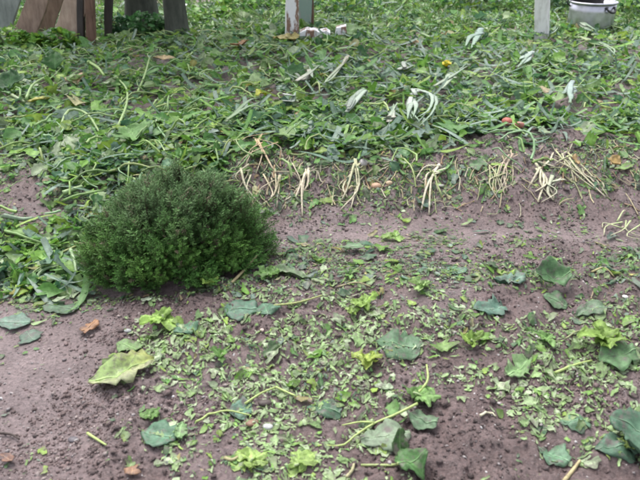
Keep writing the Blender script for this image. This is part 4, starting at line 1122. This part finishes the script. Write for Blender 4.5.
o = mesh('paper_scrap', [(0, 0, .0), (.16, .02, .02), (.20, .10, .06), (.08, .16, .09), (-.03, .09, .05), (.08, .07, .075)], [(0, 1, 5), (1, 2, 5), (2, 3, 5), (3, 4, 5), (4, 0, 5)], M_STONE, np.tile([.75, .78, .8], (6, 1)), smooth=False, loc=(p[0], p[1], zg + .06))
tag(o, 'small white scrap at the foot of the tree trunks', 'scrap'); o.modifiers.new('t', 'SOLIDIFY').thickness = .004

def lathe(prof, seg=48):
    V = []; F = []
    for r0, z in prof:
        for j in range(seg): a = 2 * math.pi * j / seg; V.append((r0 * math.cos(a), r0 * math.sin(a), z))
    m = len(prof)
    for k in range(m - 1):
        for j in range(seg): F.append((k * seg + j, k * seg + (j + 1) % seg, (k + 1) * seg + (j + 1) % seg, (k + 1) * seg + j))
    return np.array(V), F
def metal_mat():
    m, n, l, b = newmat('dull_aluminium')
    b.inputs['Metallic'].default_value = 1.0
    n1 = noise_node(n, l, 14, 5, .6, geo_pos(n))
    r1 = ramp(n, l, n1.outputs['Fac'], [(.3, (.42, .42, .47)), (.7, (.58, .58, .64))]); l.new(r1.outputs['Color'], b.inputs['Base Color'])
    r2 = ramp(n, l, n1.outputs['Fac'], [(.3, .28), (.7, .48)]); l.new(r2.outputs['Color'], b.inputs['Roughness'])
    return m
def black_mat():
    m, n, l, b = newmat('blackened_iron')
    n1 = noise_node(n, l, 30, 4, .6, geo_pos(n)); r1 = ramp(n, l, n1.outputs['Fac'], [(.3, .012), (.7, .035)])
    l.new(r1.outputs['Color'], b.inputs['Base Color']); b.inputs['Roughness'].default_value = .6
    return m
M_ALU, M_BLK = metal_mat(), black_mat()
def pot():
    pb = G(590.5, 33); PR = .222; y = pb[1] + PR; x = A(590.5, 20, y)[0]; g = np.array([x, y, float(H0(x, y))])
    root = empty('cooking_pot', g, 'large dented aluminium pot standing in the weeds at the top right', 'pot')
    hgt = .285
    V, F = lathe([(.01, .0), (PR * .93, .0), (PR * .985, .02), (PR, .06), (PR, hgt * .7), (PR * .995, hgt), (PR * .975, hgt), (PR * .97, .06), (PR * .9, .014), (.01, .012)])
    mesh('body', V, F, M_ALU, parent=root)
    V, F = lathe([(PR * 1.0, hgt - .012), (PR * 1.045, hgt - .010), (PR * 1.05, hgt + .004), (PR * .985, hgt + .008), (PR * .97, hgt), (PR * 1.0, hgt - .012)])
    mesh('rim', V, F, M_ALU, parent=root)
    for sgn, a0 in ((1, -1.12), (-1, 2.02)):
        pts = [(math.cos(a0 + d) * (PR + o_), math.sin(a0 + d) * (PR + o_), hgt - .035 - dr) for d, o_, dr in ((-.22, -.002, 0), (-.20, .025, .02), (-.08, .045, .04), (.08, .045, .04), (.20, .025, .02), (.22, -.002, 0))]
        V, F, C = tube(smooth_path(pts, 14), .010, 8, (.02, .02, .02)); hd = mesh('handle', V, F, M_BLK, C, parent=root)
        for d in (-.22, .22):
            c0 = np.array([math.cos(a0 + d) * (PR + .002), math.sin(a0 + d) * (PR + .002), hgt - .035])
            Vb, Fb = LP[1]; mesh('handle_bracket', Vb * .02 + c0, [tuple(f) for f in Fb], M_BLK, parent=hd)
    # pan-shaped black insert, added to imitate the shadow inside the pot
    e = empty('pot_shadow_insert', (g[0] - .05, g[1] + .03, g[2] + .012), 'black insert added for the shadow inside the aluminium pot', 'shadow insert')
    V, F = lathe([(.01, 0), (.13, 0), (.15, .02), (.155, .33), (.165, .335), (.15, .338), (.145, .03), (.01, .012)], 32)
    mesh('body', V, F, M_BLK, parent=e)
    V, F, C = tube(smooth_path([(-.155, 0, .28), (-.195, 0, .29), (-.20, 0, .25), (-.155, 0, .22)], 8), .008, 6); mesh('handle', V, F, M_BLK, C, parent=e)
pot()

def tree(c, w, y, h, label, seed):
    g = A(*c, y); g[2] = float(H0(g[0], g[1])); root = empty('tree', g, label, 'tree', 'trees at the back left')
    r = np.random.default_rng(seed); n, sg = 14, 14; V = []; F = []
    for k in range(n):
        t = k / (n - 1); rr = w * (1 - .45 * t) * (1 + .35 * math.exp(-t * 14))
        for j in range(sg):
            a = 2 * math.pi * j / sg; q = rr * (1 + .10 * math.sin(3 * a + seed) + .06 * math.sin(5 * a + k * .6) + r.normal(0, .02))
            V.append((q * math.cos(a) + .1 * t * t, q * math.sin(a), -.06 + h * t))
    for k in range(n - 1):
        for j in range(sg): F.append((k * sg + j, k * sg + (j + 1) % sg, (k + 1) * sg + (j + 1) % sg, (k + 1) * sg + j))
    mesh('trunk', V, F, M_BARK, parent=root)
    tips = []
    for k in range(6):
        a = k * 1.05 + r.uniform(-.3, .3); q = np.array([math.cos(a), math.sin(a), 0])
        p = smooth_path([(0.06, 0, h * .82), np.array([0, 0, h + .35]) + q * .5, np.array([0, 0, h + .8 + r.uniform(0, .5)]) + q * 1.2], 7)
        V, F, C = tube(p, np.linspace(w * .38, .02, 7), 7, (.05, .05, .04)); mesh('limb', V, F, M_BARK, C, parent=root); tips.append(p[-1]); tips.append(p[4])
    vs, fs, cs, o = [], [], [], 0; m = 1500
    ct = np.array(tips)[r.integers(0, len(tips), m)] + r.normal(0, .34, (m, 3)); M_ = rot(r.uniform(0, 6.28, m), r.normal(0, .7, m), r.uniform(0, 6.28, m))
    for i in range(m):
        Vt, Ff, sh, mid = ALL[I_OV + i % 8]; Vv = (Vt * .13) @ M_[i].T + ct[i]
        vs.append(Vv); fs.append(Ff + o); o += len(Vv); cs.append(MD[i % 5] * sh[:, None] * .8)
    tag(mesh('crown', np.concatenate(vs), np.concatenate(fs), M_LEAF, np.concatenate(cs), parent=root), kind='stuff')
tree((143, 22), .17, G(143, 30)[1], 2.3, 'thick dark tree trunk at the top left, left one of two', 3)
tree((176, 30), .11, G(176, 37)[1], 2.4, 'dark grey-green tree trunk at the top left, right one of two', 8)
for pts, lab in [([(154, -4), (168, 12), (191, 31)], 'pale hanging vine crossing the trunks, upper one'), ([(146, -2), (152, 12), (172, 20), (189, 33)], 'pale hanging vine crossing the trunks, lower one')]:
    ps = np.array([A(a, b, 8.0 - .1 * i) for i, (a, b) in enumerate(pts)]); p = smooth_path(ps, 10)
    e = p[-1].copy(); e[2] = float(H0(e[0], e[1])) + .02; p = np.concatenate([p, e[None]])
    V, F, C = tube(p - e, .009, 6, (.24, .28, .13)); tag(mesh('hanging_vine', V, F, M_STEM, C, loc=e), lab, 'vine')

settle_labels()
